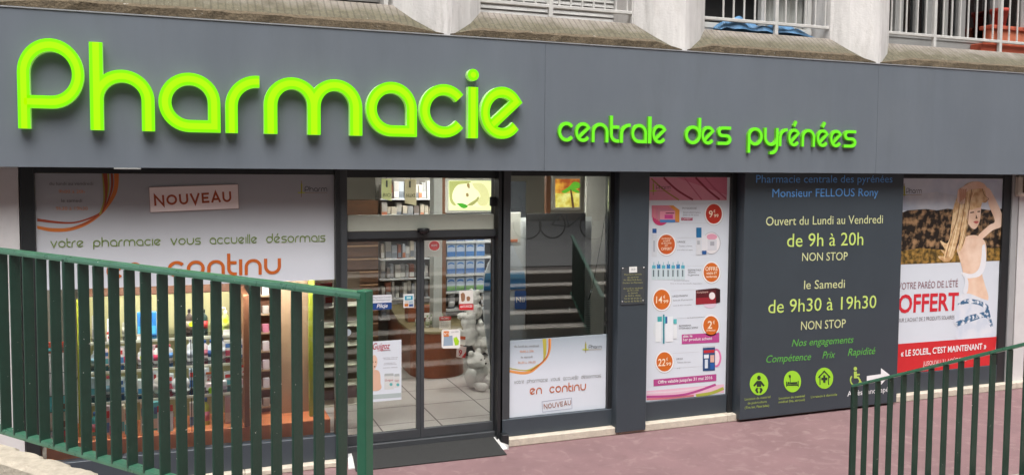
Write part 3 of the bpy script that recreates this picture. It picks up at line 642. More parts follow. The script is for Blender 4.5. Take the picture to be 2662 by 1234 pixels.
# ---- middle window
Y0 = 0.0
xm0, xm1 = WX(1327, 700, Y0), WX(1580, 700, Y0); xp0 = WX(1604, 700, -.14)
mw = thing('shop_window', 'clear display window between the sliding door and the dark pillar', 'window', (3.6, 0, .1))
box('frame', M_BLACK, xm1+.001, 4.30, -.03, .08, .083, 2.757, mw, .003); box('frame', M_BLACK, xm0, xm1, -.03, .08, 2.70, 2.757, mw, .003)
zmb = WZ(1450, 1073, Y0)
box('base_panel', M_ANTH, WX(1306, 1100, -.04), 4.29, -.04, .08, .0835, zmb, mw, .004)
MB().prism([(xm0, .072), (xm1, .009), (xm1, .015), (xm0, .078)], 'z', zmb, 2.70).build('pane', M_GLASS, mw)
mp_ = thing('window_poster', 'white poster with an orange swoosh low in the middle window', 'poster', (3.6, 0, zmb))
YM = .006
zmt = WZ(1450, 876, YM)
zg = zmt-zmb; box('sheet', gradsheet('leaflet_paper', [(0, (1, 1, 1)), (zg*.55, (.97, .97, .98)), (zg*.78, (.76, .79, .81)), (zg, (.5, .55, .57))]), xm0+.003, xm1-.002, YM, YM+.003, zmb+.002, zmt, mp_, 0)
z11 = lambda x, y: (1300+x/3.317, 820+y/3.317)
swoosh(mp_, [
 ([z11(440, 196), z11(436, 290), z11(405, 370), z11(340, 435), z11(270, 490), z11(190, 505), z11(82, 488)], [z11(415, 196), z11(415, 290), z11(392, 360), z11(330, 420), z11(262, 468), z11(190, 482), z11(82, 466)], pr(222, 150, 84)),
 ([z11(398, 198), z11(400, 290), z11(385, 370), z11(330, 425), z11(262, 470), z11(190, 474), z11(82, 458)], [z11(365, 200), z11(372, 290), z11(368, 390), z11(318, 422), z11(258, 458), z11(190, 466), z11(82, 448)], pr(180, 170, 70)),
 ([z11(428, 198), z11(424, 290), z11(396, 368), z11(332, 430), z11(262, 478)], [z11(422, 198), z11(417, 290), z11(390, 362), z11(328, 424), z11(260, 472)], pr(170, 80, 44))], YM-.0008)
YQ = YM-.004
for s_, a, c, y, m_ in (('du lundi au vendredi', 122, 335, 272, G_TXT), ('9h00 à 20h', 170, 290, 318, O_TXT), ('le samedi', 180, 280, 366, G_TXT), ('9h30 à 19h30', 155, 306, 414, O_TXT)): text(mp_, s_, z11(a, y), z11(c, y-6), 5.6, YQ, m_)
pharm_logo(mp_, 1300+738/3.317, 887, 916, 8, 907.5, 1564, 905, 10, YQ)
yv = lambda x: 587-(587-530)*(x-120)/750
for wd, a, c in (('votre', 120, 208), ('pharmacıe', 232, 412), ('vous', 437, 517), ('accueılle', 543, 677), ('désormaıs', 698, 870)): stroketext(mp_, wd, z11(a, yv(a)), z11(c, yv(c)), 7.6, YQ, pr(120, 120, 116), .12, .16)
yv = lambda x: 680-(680-640)*(x-255)/485
for wd, a, c in (('en', 255, 360), ('contınu', 425, 740)): stroketext(mp_, wd, z11(a, yv(a)), z11(c, yv(c)), 17, YQ, pr(190, 98, 48), .17, .14)
stroketext(mp_, 'NOUVEAU', z11(378, 803), z11(612, 766), 12.5, YQ, pr(150, 96, 70), .15, .2)
for a, c in (((360, 738), (618, 705)), ((618, 705), (622, 800)), ((622, 800), (366, 830)), ((366, 830), (360, 738))):
    p, r_ = Vector(z11(*a)), Vector(z11(*c)); d = (r_-p).normalized(); nn = Vector((-d.y, d.x))*.8
    flat('label_outline', [tuple(p), tuple(r_), tuple(r_+nn), tuple(p+nn)], YQ, pr(120, 124, 150), mp_)

# ---- dark pillar with perspex plaque
YP = -.14
xq0, xq1 = WX(1605, 900, YP), WX(1682, 900, YP)
pl_ = thing('shop_pillar', 'plain dark grey pillar between the middle window and the price poster', 'pillar', ((xq0+xq1)/2, YP, .04))
box('casing', M_ANTH, xq0, xq1, YP, .07, .03, 2.757, pl_, .004)
z10 = lambda x, y: (1300+x/2.776, 430+y/2.776)
pq = thing('wall_plaque', 'small clear plaque with gold lettering screwed on the dark pillar', 'plaque', (4.4, YP, 1.5))
a = z10(870, 728); c = z10(1050, 1000)
m_ = mat('smoky_perspex', rgb(66, 70, 74), .12, .05, 5)
sheet('plate', z10(872, 728), z10(1048, 728), z10(1048, 1000), z10(872, 1000), YP-.008, m_, pq, .006)
for i, (sx, sy) in enumerate(((886, 742), (1038, 737), (883, 982), (1033, 972))):
    p = P3(z10(sx, sy), YP-.01); MB().ball(p, .008, (1, .5, 1), 0, 2).build('screw', mat('chrome_screw', rgb(210, 210, 208), .25, .05, 9, metal=.6), pq)
flat('sticker', [z10(932, 731), z10(988, 728), z10(989, 770), z10(932, 773)], YP-.0095, pr(228, 228, 224), pq)
text(pq, '24h/24', z10(944, 756), z10(976, 754), 5, YP-.0105, pr(120, 120, 130))
GLD = pr(150, 150, 96)
for s_, x0, x1, y in (('Pharmacie centrale', 897, 1022, 792), ('des pyrénées', 918, 1000, 812), ('M. FELLOUS Rony', 893, 1022, 832), ('Docteur en Pharmacie', 886, 1030, 852), ('du Lundi au vendredi', 890, 1028, 892), ('de 9h à 20h', 918, 1000, 908), ('le Samedi', 926, 992, 926), ('de 9h30 à 19h30', 902, 1012, 946), ('Tél 01 43 49 00 15', 895, 1020, 966), ('Fax 01 43 70 98 15', 896, 1020, 986)):
    text(pq, s_, z10(x0, y), z10(x1, y-4), 4.2, YP-.0095, GLD)

# ---- promo poster window
pw = thing('shop_window', 'narrow window filled by the pink headed price poster', 'window', (5.1, 0, .1))
xw0, xw1 = WX(1683, 700, 0), WX(1884, 900, 0)
zpb = WZ(1780, 1033, 0)
box('frame', M_BLACK, xq1+.001, xw1+.02, -.02, .08, WZ(1780, 460, 0), 2.757, pw, .003); box('frame', M_BLACK, xw1+.021, xw1+.08, -.05, .08, .083, 2.756, pw, .003)
box('frame', M_DARKGREY, xw1+.081, 5.88, -.03, .08, .083, 2.755, pw, .003)
box('base_panel', M_ANTH, xq1+.001, xw1+.02, -.03, .08, .083, zpb, pw, .004)
pp = thing('window_poster', 'tall pink headed poster of special offers with orange price bubbles', 'poster', (5.1, 0, zpb))
YO = -.004
box('sheet', M_SHEET, xw0-.0, xw1+.018, YO, YO+.003, zpb+.002, WZ(1780, 460.5, 0), pp, 0)
z12 = lambda x, y: (1650+x/3.732, 440+y/3.732)
z13 = lambda x, y: (1650+x/3.511, 740+y/3.511)
k1, k2, k3, k4 = YO-.0008, YO-.0016, YO-.0024, YO-.0032
PINK, DPINK, MAG, WHT = pr(214, 140, 158), pr(186, 84, 116), pr(178, 72, 136), pr(236, 236, 236)
flat('header', [z12(140, 78), z12(897, 78), z12(893, 300), z12(136, 300)], k1, PINK, pp)
flat('header', [z12(400, 78), z12(897, 78), z12(895, 250)], k1-.0003, pr(204, 112, 136), pp)
def arcstrip(p0, p1, p2, wd, Y, m, name='stripe'):
    pts = smoothpts([p0, p1, p2], 8); o, ii = [], []
    for i, p in enumerate(pts):
        a_, b_ = Vector(pts[max(0, i-1)]), Vector(pts[min(len(pts)-1, i+1)]); d = (b_-a_).normalized(); nn = Vector((-d.y, d.x))*wd/2
        o.append(tuple(Vector(p)+nn)); ii.append(tuple(Vector(p)-nn))
    flat(name, strip(o, ii), Y, m, pp)
arcstrip(z12(280, 80), z12(410, 200), z12(565, 296), 5, k2, pr(140, 44, 60)); arcstrip(z12(590, 80), z12(710, 200), z12(825, 293), 5, k2, pr(140, 44, 60))
arcstrip(z12(160, 90), z12(290, 205), z12(430, 298), 3.5, k2, pr(160, 128, 62)); arcstrip(z12(480, 80), z12(560, 180), z12(650, 294), 3, k2, pr(190, 96, 120)); arcstrip(z12(680, 80), z12(780, 190), z12(886, 285), 4, k2, pr(184, 90, 114))
pharm_logo(pp, 1650+180/3.732, 471, 507, 8, 496, 1744, 492, 11, k3)
def bubble(c, rx, ry, lines, col=(206, 104, 32)):
    o = flat('price_bubble', ell(*c, rx*1.16, ry*1.14), k3, WHT, pp); flat('price_rim', ell(c[0], c[1]+.8, rx*1.2, ry*1.17), k2-.0002, pr(190, 186, 186), pp)
    flat('price_disc', ell(*c, rx, ry), k4, pr(*col), pp)
    for s_, dx0, dx1, dy, h_ in lines: text(pp, s_, (c[0]+dx0, c[1]+dy), (c[0]+dx1, c[1]+dy-.5), h_, k4-.0008, pr(244, 226, 200), .012)
bubble(z12(768, 432), 21, 25.5, [('9', -13, -3, 9, 17), ('€', -1, 4, -3, 7), ('99', 0, 12, 9, 8)], (188, 48, 30))
bubble(z12(308, 728), 22, 25.5, [('UN PRODUIT', -13, 13, -13, 4), ('ACHETÉ', -9, 9, -7, 4), ('LE SECOND', -13, 13, -1, 4), ('EST', -4, 4, 5, 4), ('OFFERT', -14, 14, 15, 7)], (200, 90, 34))
bubble(z12(745, 998), 20.5, 25, [('OFFRE', -16, 16, -4, 10), ('valable ET', -14, 14, 5, 6), ('renforcée', -14, 14, 14, 6)])
bubble(z13(247, 134), 21.5, 26, [('14', -15, 1, 9, 17), ('€', 4, 9, -3, 7), ('99', 4, 17, 9, 8)])
bubble(z13(696, 370), 20, 24.5, [('2', -9, 3, 8, 19), ('€', 5, 10, -4, 8), ('LE PRODUIT', -12, 12, 15, 4)])
bubble(z13(272, 700), 21, 25, [('22', -17, 2, 11, 18), ('€', 4, 9, -3, 7), ('99', 4, 17, 10, 8)])
def lines(pts): 
    for s_, fz, x0, x1, y, h_, m in pts: text(pp, s_, fz(x0, y), fz(x1, y-(x1-x0)*.055 if fz is z13 else y), h_, k3, m)
GR, LG = pr(104, 104, 108), pr(150, 150, 156)
lines([('PHYSIODOSE', z12, 462, 600, 386, 4.6, GR), ('Sérum physiologique', z12, 470, 640, 424, 4, LG), ('Boîte de 40 doses', z12, 470, 622, 450, 4, LG),
 ('URIAGE', z12, 416, 490, 712, 4.8, GR), ('Toutes crèmes', z12, 426, 556, 750, 4, LG), ('prix indiqué en rayon', z12, 412, 560, 786, 3.2, LG),
 ('BIOPARTHEA', z12, 516, 645, 984, 4.6, GR), ('SOINS', z12, 520, 590, 1006, 4.4, GR), ('la gamme', z12, 516, 625, 1030, 4.4, GR), ('AUX HUILES ET AUX PLANTES', z12, 380, 530, 1085, 3, LG), ('dans la limite des stocks disponibles', z12, 345, 655, 1110, 2.6, LG),
 ('URGO PHARMA', z13, 345, 485, 112, 4.8, GR), ('Boîte de 30 pansements', z13, 352, 530, 148, 4, LG), ('soit le kit complet', z13, 352, 520, 194, 3.2, LG),
 ('BIODERMA', z13, 405, 515, 382, 4.6, GR), ('HYDRABIO SOINS', z13, 405, 577, 405, 4.6, GR), ('sur la gamme hydratante', z13, 480, 640, 304, 3, LG),
 ('URGO', z13, 380, 438, 684, 5, GR), ('Pédicure électrique', z13, 390, 510, 714, 4, LG), ('le kit', z13, 388, 416, 764, 3, LG)])
for y0, x0, x1, fz in ((335, 440, 690, z12), (520, 430, 700, z12), (662, 405, 600, z12), (935, 510, 660, z12), (52, 330, 560, z13), (305, 385, 620, z13), (622, 350, 590, z13), (756, 350, 620, z13)):
    s_ = .055 if fz is z13 else 0
    flat('rule', [fz(x0, y0), fz(x1, y0-(x1-x0)*s_), fz(x1, y0-(x1-x0)*s_+2.2), fz(x0, y0+2.2)], k2, pr(196, 196, 200), pp)
# pictures of the goods
def pic(polys, Y0=None):
    for i, (pts, c) in enumerate(polys): flat('goods_picture', pts, k3-.0003*i, pr(*c), pp)
R12 = lambda x0, y0, x1, y1: [z12(x0, y0), z12(x1, y0), z12(x1, y1), z12(x0, y1)]
R13 = lambda x0, y0, x1, y1, s=.06: [z13(x0, y0), z13(x1, y0-(x1-x0)*s), z13(x1, y1-(x1-x0)*s), z13(x0, y1)]
pic([(ell(*z12(250, 470), 21, 20), (200, 60, 110))]+[(R12(165+20*i, 350+12*i, 340+20*i, 465+12*i), (214-6*i, 120+8*(i % 2), 140)) for i in range(5)]+
    [([z12(330, 350), z12(375, 350), z12(435, 395), z12(432, 515), z12(392, 500), z12(390, 400)], (214, 140, 60)), (R12(245, 405, 392, 512), (226, 150, 168)), (R12(245, 488, 392, 514), (72, 130, 190)), (R12(290, 440, 370, 478), (200, 70, 140)), (R12(300, 420, 384, 430), (120, 40, 70))])
text(pp, 'OFFERT', z12(462, 492), z12(552, 488), 5, k4-.001, WHT); flat('tag', R12(452, 468, 562, 496), k3, pr(170, 50, 90), pp)
pic([(R12(172, 575, 212, 618), (34, 84, 150)), (R12(164, 630, 214, 845), (206, 210, 216)), (R12(180, 690, 196, 800), (170, 176, 186)), (ell(*z12(745, 715), 24, 29), (190, 190, 196)), (ell(*z12(743, 715), 22, 27), (236, 232, 234)), (ell(*z12(748, 655), 14, 8), (226, 160, 180)), (R12(598, 565, 648, 662), (34, 110, 160)), (R12(596, 662, 642, 830), (214, 216, 220)), (R12(606, 690, 632, 730), (176, 180, 186)),
     (R12(648, 640, 700, 795), (222, 222, 226)), (R12(654, 788, 696, 824), (40, 90, 150)), (R12(704, 680, 796, 785), (214, 214, 220)), (R12(732, 700, 772, 740), (170, 170, 178))])
for i in range(7):
    x = 165+47*i
    pic([(R12(x, 940-8*(i % 3), x+40, 1068), (196, 212, 216)), (R12(x+4, 930-10*(i % 2), x+38, 962), ((84, 170, 190), (40, 120, 180))[i % 2]), (R12(x+12, 975, x+24, 1040), (90, 104, 112)), (R12(x+16, 900-10*(i % 2), x+24, 930), (150, 190, 200))])
pic([(ell(*z13(685, 150), 20, 18), (224, 200, 216)), (R13(558, 48, 742, 180), (92, 26, 34)), ([z13(742, 37), z13(780, 40), z13(780, 158), z13(742, 170)], (52, 18, 24)), ([z13(558, 48), z13(742, 28), z13(780, 40), z13(742, 48), z13(600, 60)], (70, 30, 34)), (R13(558, 120, 742, 180), (150, 36, 48)), (ell(*z13(706, 100), 8, 9.5), (236, 226, 226))])
text(pp, 'Complexyne', z13(568, 78), z13(670, 70), 5, k4-.002, pr(230, 190, 180))
pic([(ell(*z13(225, 410), 17, 25), (214, 220, 224)), (R13(208, 290, 248, 336), (70, 168, 170)), (R13(190, 340, 240, 520), (226, 230, 232)), (R13(282, 290, 350, 520), (228, 232, 236)), (R13(278, 290, 298, 352), (48, 92, 150)), (R13(354, 312, 384, 354), (90, 186, 190)), (R13(352, 360, 386, 490), (226, 230, 232)), (R13(258, 270, 272, 534), (40, 134, 150)), (R13(266, 290, 280, 350), (90, 190, 196))])
pic([(R13(430, 452, 772, 540, .05), (184, 74, 140))]); text(pp, 'dès le', z13(442, 480), z13(526, 474), 6.5, k4-.001, WHT, .012); text(pp, '1er produit acheté', z13(442, 512), z13(706, 498), 7, k4-.001, WHT, .012)
pic([(ell(*z13(745, 665), 13, 24), (222, 120, 170)), (ell(*z13(742, 665), 9, 19), (236, 220, 228)), (R13(622, 572, 733, 786), (44, 76, 120)), (R13(630, 596, 728, 622), (190, 44, 52)), (R13(632, 636, 676, 670), (226, 230, 236)), (R13(640, 680, 668, 760), (214, 222, 232)), (R13(690, 640, 726, 706), (214, 170, 156)), (R13(690, 712, 728, 770), (40, 90, 160)), (R13(624, 560, 733, 574), (196, 200, 204))])
flat('footer_wave', [z13(108, 966), z13(815, 905), z13(815, 982), z13(106, 1050)], k1, pr(226, 184, 202), pp)
arcstrip(z13(108, 1020), z13(450, 1000), z13(740, 908), 6, k2, MAG); arcstrip(z13(108, 985), z13(400, 968), z13(640, 930), 4, k2, pr(226, 206, 214)); arcstrip(z13(560, 1008), z13(700, 985), z13(812, 942), 8, k2, pr(170, 174, 70)); arcstrip(z13(110, 1042), z13(300, 1032), z13(540, 1008), 5, k2, pr(206, 120, 130))
flat('date_bar', [z13(172, 862), z13(745, 812), z13(745, 874), z13(172, 924)], k3, MAG, pp)
text(pp, "Offre valable jusqu'au 31 mai 2016", z13(212, 900), z13(708, 857), 8, k4-.001, WHT, .012)

# ---- opening hours board
YH = -.18
hb = thing('hours_board', 'large dark grey board with yellow green opening hours and four service icons', 'board', (6.9, YH, .08))
xh0, xh1 = WX(1932, 700, YH), WX(2342, 700, YH)
MB().box(xh0, xh1, YH, -.005, .03, 2.758, 0, .004).build('panel', M_ANTH, hb)
z14 = lambda x, y: (1900+x/3.511, 440+y/3.511)
z15 = lambda x, y: (1900+x/3.317, 760+y/3.317)
yh = YH-.003
B_BL, B_YE, B_LI, B_GR = pr(96, 156, 220), pr(206, 210, 156), pr(200, 222, 116), pr(96, 176, 74)
text(hb, 'Pharmacie centrale des pyrénées', (1965.5, 475), (2320, 474.2), 20, yh, B_BL); text(hb, 'Monsieur FELLOUS Rony', (2007.7, 512.3), (2283, 509.3), 21, yh, B_BL)
text(hb, 'Ouvert du Lundi au Vendredi', (1991, 586), (2295, 580), 22.5, yh, B_YE); text(hb, 'de 9h à 20h', (2045.8, 641.5), (2243.8, 636.5), 34, yh, B_LI)
text(hb, 'NON STOP', (2085, 678), (2203, 675.6), 21, yh, B_YE); text(hb, 'le Samedi', (2090, 751), (2196, 747.4), 22, yh, B_YE)
text(hb, 'de 9h30 à 19h30', (1997, 813.6), (2277.5, 799.4), 34, yh, B_LI); text(hb, 'NON STOP', (2082, 857), (2198, 850.4), 22, yh, B_YE)
text(hb, 'Nos engagements', (2058, 900), (2218.7, 890), 18, yh, B_GR, 0, .25); text(hb, 'Compétence', (1992, 942), (2108, 934.5), 18.5, yh, B_GR, 0, .25)
text(hb, 'Prix', (2138, 931), (2171, 929), 18, yh, B_GR, 0, .25); text(hb, 'Rapidité', (2204, 924), (2275, 919), 18.5, yh, B_GR, 0, .25)
IC, ID = pr(156, 214, 50), pr(44, 54, 44)
def icon(c, rx, ry, polys):
    o = flat('icon_disc', ell(*c, rx, ry, 36), yh, IC, hb)
    flats('pictogram', [[(c[0]+x*rx, c[1]+y*ry) for x, y in pl] for pl in polys], yh-.0014, ID, hb)
eu = lambda x, y, r, q=1.0: [(x+r*math.cos(i*PI/8), y+r*q*math.sin(i*PI/8)) for i in range(16)]
icon((1973, 997), 24, 29, [eu(0, -.55, .2), [(-.22, -.28), (.22, -.28), (.62, .12), (.5, .24), (.24, .02), (.24, .26), (-.24, .26), (-.24, .02), (-.5, .24), (-.62, .12)], [(-.3, .36), (-.04, .36), (-.16, .52), (-.04, .76), (-.2, .84), (-.42, .56)], [(.3, .36), (.04, .36), (.16, .52), (.04, .76), (.2, .84), (.42, .56)]])
icon((2060, 990.6), 22.5, 28, [[(-.72, 0), (-.62, 0), (-.62, .48), (-.72, .48)], [(.62, -.05), (.72, -.05), (.72, .48), (.62, .48)], [(-.62, .26), (.62, .26), (.62, .38), (-.62, .38)], [(-.55, .06), (-.36, .02), (-.3, .2), (-.55, .24)], [(-.26, .08), (.56, .04), (.56, .22), (-.26, .22)], [(-.28, -.55), (-.22, -.55), (-.22, .2), (-.28, .2)], [(-.44, -.6), (-.18, -.6), (-.18, -.36), (-.36, -.36)]])
icon((2143, 982), 23, 27.5, [[(-.7, -.12), (0, -.74), (.7, -.12), (.62, 0), (0, -.56), (-.62, 0)], [(-.54, -.08), (-.44, -.16), (-.44, .62), (-.54, .62)], [(.44, -.16), (.54, -.08), (.54, .62), (.44, .62)], [(-.12, -.28), (.12, -.28), (.12, -.06), (.34, -.06), (.34, .18), (.12, .18), (.12, .42), (-.12, .42), (-.12, .18), (-.34, .18), (-.34, -.06), (-.12, -.06)]])
wc = [ell(2223.5, 957.5, 4.4, 4.9), [z15(1060, 680), z15(1085, 678), z15(1086, 700), z15(1112, 698), z15(1112, 710), z15(1087, 713), z15(1087, 724), z15(1102, 722), z15(1128, 770), z15(1117, 778), z15(1094, 736), z15(1062, 738)]]
ring = [z15(1072+46*math.cos(rad(-135-i*9)), 752+52*math.sin(rad(-135-i*9))) for i in range(27)]; ring2 = [z15(1072+35*math.cos(rad(-135-i*9)), 752+40*math.sin(rad(-135-i*9))) for i in range(27)]
flats('wheelchair_sign', wc+[strip(ring, ring2)], yh, pr(178, 206, 92), hb)
flat('arrow', [z15(1172, 718), z15(1294, 701), z15(1294, 650), z15(1370, 708), z15(1294, 795), z15(1294, 748), z15(1172, 765)], yh, WHT, hb)
text(hb, 'Accès handicapé', z15(1005, 894), z15(1358, 852), 13.5, yh, WHT)
CP = pr(166, 186, 86)
for s_, x0, x1, y in (('Location de matériel', 120, 340, 928), ('de puériculture', 145, 308, 962), ('(Tire lait, Pèse bébé)', 120, 330, 1001), ('Location de matériel', 414, 637, 920), ('médical (lits, aérosol)', 412, 637, 952), ('Livraison à domicile', 690, 915, 908)): text(hb, s_, z15(x0, y), z15(x1, y-(x1-x0)*.1), 6, yh, CP)

# ---- summer poster window
sw = thing('shop_window', 'rightmost shop window filled by the summer beach poster', 'window', (9, 0, .1))
xs0, xs1 = xh1+.001, WX(2606, 470, 0); zsb = WZ(2460, 959, 0); zst = WZ(2480, 464, 0)
box('frame', M_BLACK, xs1+.001, WX(2624, 700, -.03), -.03, .08, .083, 2.756, sw, .003); box('frame', M_BLACK, 7.9, xs1, -.02, .08, zst, 2.757, sw, .003)
box('base_panel', M_ANTH, 7.9, xs1, -.03, .08, .083, zsb, sw, .004)
box('side_profile', mat('light_grey_profile', rgb(158, 158, 158), .5, .06, 3), WX(2625, 700, -.05), WX(2640, 700, -.05), -.05, .08, .05, 2.755, sw, .004)
su = thing('window_poster', 'summer poster of a woman on a beach with big red lettering', 'poster', (9, 0, zsb))
YS = -.004
MB().box(7.9, xs1-.002, YS, YS+.003, zsb+.002, zst-.001).build('sheet', M_SHEET, su)
z16 = lambda x, y: (2300+x/2.21, 440+y/2.21)
zz = lambda L: [z16(*p) for p in L]
s1, s2, s3, s4, s5 = [YS-.0008*i for i in range(1, 6)]
def picmat(name, c1, c2, sc, th=.5, soft=.12):
    m = mat(name, c1, .45, .08, 5); t = m.node_tree; n = t.nodes; l = t.links; b = [x for x in n if x.type == 'BSDF_PRINCIPLED'][0]; old = b.inputs['Base Color'].links[0].from_socket
    tc = n.new('ShaderNodeTexCoord'); nz = n.new('ShaderNodeTexNoise'); nz.inputs['Scale'].default_value = sc; nz.inputs['Detail'].default_value = 6; l.new(tc.outputs['Object'], nz.inputs['Vector'])
    r = n.new('ShaderNodeMapRange'); r.inputs[1].default_value = th-soft; r.inputs[2].default_value = th+soft; l.new(nz.outputs[0], r.inputs[0])
    mx = n.new('ShaderNodeMix'); mx.data_type = 'RGBA'; l.new(r.outputs[0], mx.inputs[0]); l.new(old, mx.inputs[6]); mx.inputs[7].default_value = (*c2, 1); l.new(mx.outputs[2], b.inputs['Base Color'])
    return m
flat('printed_sky', zz([(104, 52), (683, 60), (675, 232), (98, 236)]), s1, picmat('printed_sky', rgb(176, 190, 208), rgb(214, 218, 226), 1.4), su)
flat('printed_cloud', zz([(100, 150), (300, 130), (420, 150), (415, 232), (98, 236)]), s1-.0003, picmat('printed_cloud', rgb(176, 186, 200), rgb(204, 208, 214), 3), su)
hill = [(98, 250), (130, 236), (180, 232), (240, 228), (300, 236), (360, 226), (420, 232), (520, 222), (600, 234), (676, 226)]
flat('printed_scrub', zz(hill+[(668, 470), (90, 478)]), s2, picmat('printed_scrub', rgb(32, 25, 18), rgb(172, 136, 98), 11, .57, .1), su)
flat('printed_grass', zz([(90, 470), (200, 452), (330, 462), (480, 450), (668, 452), (665, 524), (88, 546)]), s2-.0003, picmat('printed_grass', rgb(74, 60, 26), rgb(176, 136, 66), 16, .52), su)
SKIN, SKIN2 = picmat('printed_skin', rgb(226, 188, 160), rgb(240, 212, 190), 4), pr(204, 152, 122)
HAIR, HAIR2 = picmat('printed_hair', rgb(198, 154, 106), rgb(234, 206, 160), 12), pr(140, 92, 58)
sp_ = lambda L, n=5: zz(smoothpts(L+[L[0]], n)[:-1])
flat('printed_person', sp_([(428, 420), (470, 385), (530, 380), (578, 420), (584, 500), (572, 560), (560, 600), (575, 660), (596, 740), (560, 780), (480, 730), (470, 680), (468, 630), (450, 590), (432, 520), (415, 460)]), s3, SKIN, su)                  # back and waist
flat('printed_top', sp_([(575, 430), (583, 520), (570, 580), (540, 615), (470, 625), (448, 610), (440, 590), (500, 600), (540, 570), (556, 500), (560, 440)]), s3-.0005, pr(232, 232, 236), su)
flat('printed_hair', sp_([(430, 170), (445, 260), (440, 340), (415, 420), (405, 470), (380, 520), (340, 530), (306, 500), (345, 495), (320, 460), (352, 470), (318, 410), (365, 420), (385, 300), (400, 200), (450, 100), (520, 70), (585, 100), (590, 180), (560, 190), (520, 160), (470, 180)]), s4, HAIR, su)
flat('printed_hair', sp_([(440, 190), (475, 170), (475, 330), (450, 440), (420, 470), (440, 330)]), s4-.0003, HAIR, su)
flat('printed_face', sp_([(470, 190), (510, 170), (550, 185), (552, 240), (545, 300), (520, 342), (492, 330), (470, 280)]), s4-.0005, SKIN, su)
flat('printed_hair', sp_([(462, 180), (490, 130), (540, 125), (560, 170), (552, 215), (530, 222), (505, 232), (480, 240), (466, 300), (456, 260)]), s4-.0009, HAIR, su)
flats('printed_features', [zz([(490, 246), (512, 242), (514, 249), (492, 253)]), zz([(532, 240), (548, 238), (548, 245), (533, 247)]), zz([(524, 258), (534, 282), (522, 284)])], s4-.0014, pr(96, 64, 50), su)
flat('printed_lips', sp_([(508, 302), (524, 296), (540, 300), (526, 312)]), s4-.0014, pr(186, 92, 88), su)
flat('printed_arm', sp_([(575, 120), (600, 110), (650, 200), (678, 280), (668, 330), (620, 350), (560, 400), (535, 395), (545, 370), (600, 320), (632, 296), (600, 210)]), s5, SKIN, su)
flat('printed_arm', sp_([(420, 120), (440, 105), (520, 70), (572, 84), (580, 118), (540, 110), (470, 130), (462, 190), (440, 200), (416, 180)]), s5-.0003, SKIN, su)
for i, (x0, x1, x2, y2, c_) in enumerate(((455, 428, 372, 500, (246, 224, 184)), (470, 450, 400, 480, (150, 106, 70)), (436, 420, 350, 505, (158, 114, 76)), (484, 468, 430, 450, (240, 214, 170)), (446, 436, 340, 515, (238, 212, 168)), (500, 480, 446, 440, (146, 102, 66)), (520, 470, 455, 400, (236, 208, 164)), (560, 574, 572, 190, (150, 108, 72)))):
    a_ = smoothpts([(x0, 110), (x1, 260 if y2 > 200 else 150), (x2+24, y2-90 if y2 > 200 else 170), (x2, y2)], 5)
    flat('printed_strand', zz([(x-2.2, y) for x, y in a_]+[(x+2.4, y) for x, y in reversed(a_)]), s4-.0011, pr(*c_), su)
for i in range(4): flat('printed_fingers', sp_([(428+i*11, 116), (436+i*11, 116), (438+i*9, 180-i*6), (430+i*9, 182-i*6)], 3), s5-.0006, SKIN2, su)
flat('printed_sarong', sp_([(430, 720), (480, 712), (560, 742), (600, 760), (612, 830), (630, 900), (628, 955), (600, 966), (415, 975), (420, 900), (398, 880), (412, 800)]), s3-.0012, picmat('printed_sarong', rgb(228, 230, 236), rgb(206, 214, 226), 5), su)
flat('printed_knot', sp_([(455, 600), (480, 640), (474, 705), (450, 705), (460, 650)]), s3-.0015, pr(226, 228, 234), su)
SB = picmat('printed_sarong_blue', rgb(60, 104, 140), rgb(226, 230, 236), 16, .53, .05)
flat('printed_band', sp_([(420, 770), (470, 744), (540, 752), (592, 780), (590, 806), (540, 778), (470, 770), (425, 785)]), s3-.0018, SB, su)
flat('printed_band', sp_([(402, 880), (480, 840), (560, 820), (594, 800), (610, 850), (622, 905), (606, 900), (580, 850), (500, 872), (420, 900)]), s3-.0018, SB, su)
flat('printed_red_band', zz([(62, 1003), (642, 960), (630, 1132), (60, 1170)]), s3-.002, pr(206, 42, 46), su)
RD = pr(208, 40, 54)
text(su, "VOTRE PARÉO DE L'ÉTÉ", z16(76, 690), z16(420, 674), 17.5, s4, pr(142, 96, 104)); text(su, 'OFFERT', z16(76, 823), z16(422, 805), 45, s4, RD, .022)
text(su, "POUR L'ACHAT DE 2 PRODUITS SOLAIRES *", z16(64, 878), z16(412, 858), 10, s4, pr(120, 112, 116))
text(su, "« LE SOLEIL, C'EST MAINTENANT »", z16(92, 1074), z16(583, 1029), 15.5, YS-.0075, WHT, .02); text(su, "JUSQU'AU 31 AOÛT 2016", z16(220, 1127), z16(470, 1100), 11, YS-.0075, pr(240, 206, 206), .01)
pharm_logo(su, 2300+112/2.21, 477, 512, 5, 506, 2396, 502.5, 14, s4)
text(su, 'Jeu sans obligation, voir conditions en pharmacie', z16(628, 950), z16(629.5, 950-1), .1, s4, LG) if False else None
# small wall box at the right edge
wb = thing('wall_light', 'cream plastic wall fitting with a dark lens at the right end of the shop front', 'wall fitting', (WX(2660, 480, -.08), -.03, 2.5))
x0 = WX(2648, 480, -.1); x1 = x0+.26; za, zc = WZ(2650, 511, -.1), WZ(2650, 455, -.1)
MB().box(x0, x1, -.12, -.031, za, zc, 0, .025).build('housing', mat('cream_plastic', rgb(198, 190, 176), .5, .05, 4), wb)
MB().box(x0+.05, x1-.04, -.132, -.121, za+.05, zc-.03, 0, .004).build('lens', mat('dark_lens', rgb(70, 62, 52), .25, .05, 4), wb)

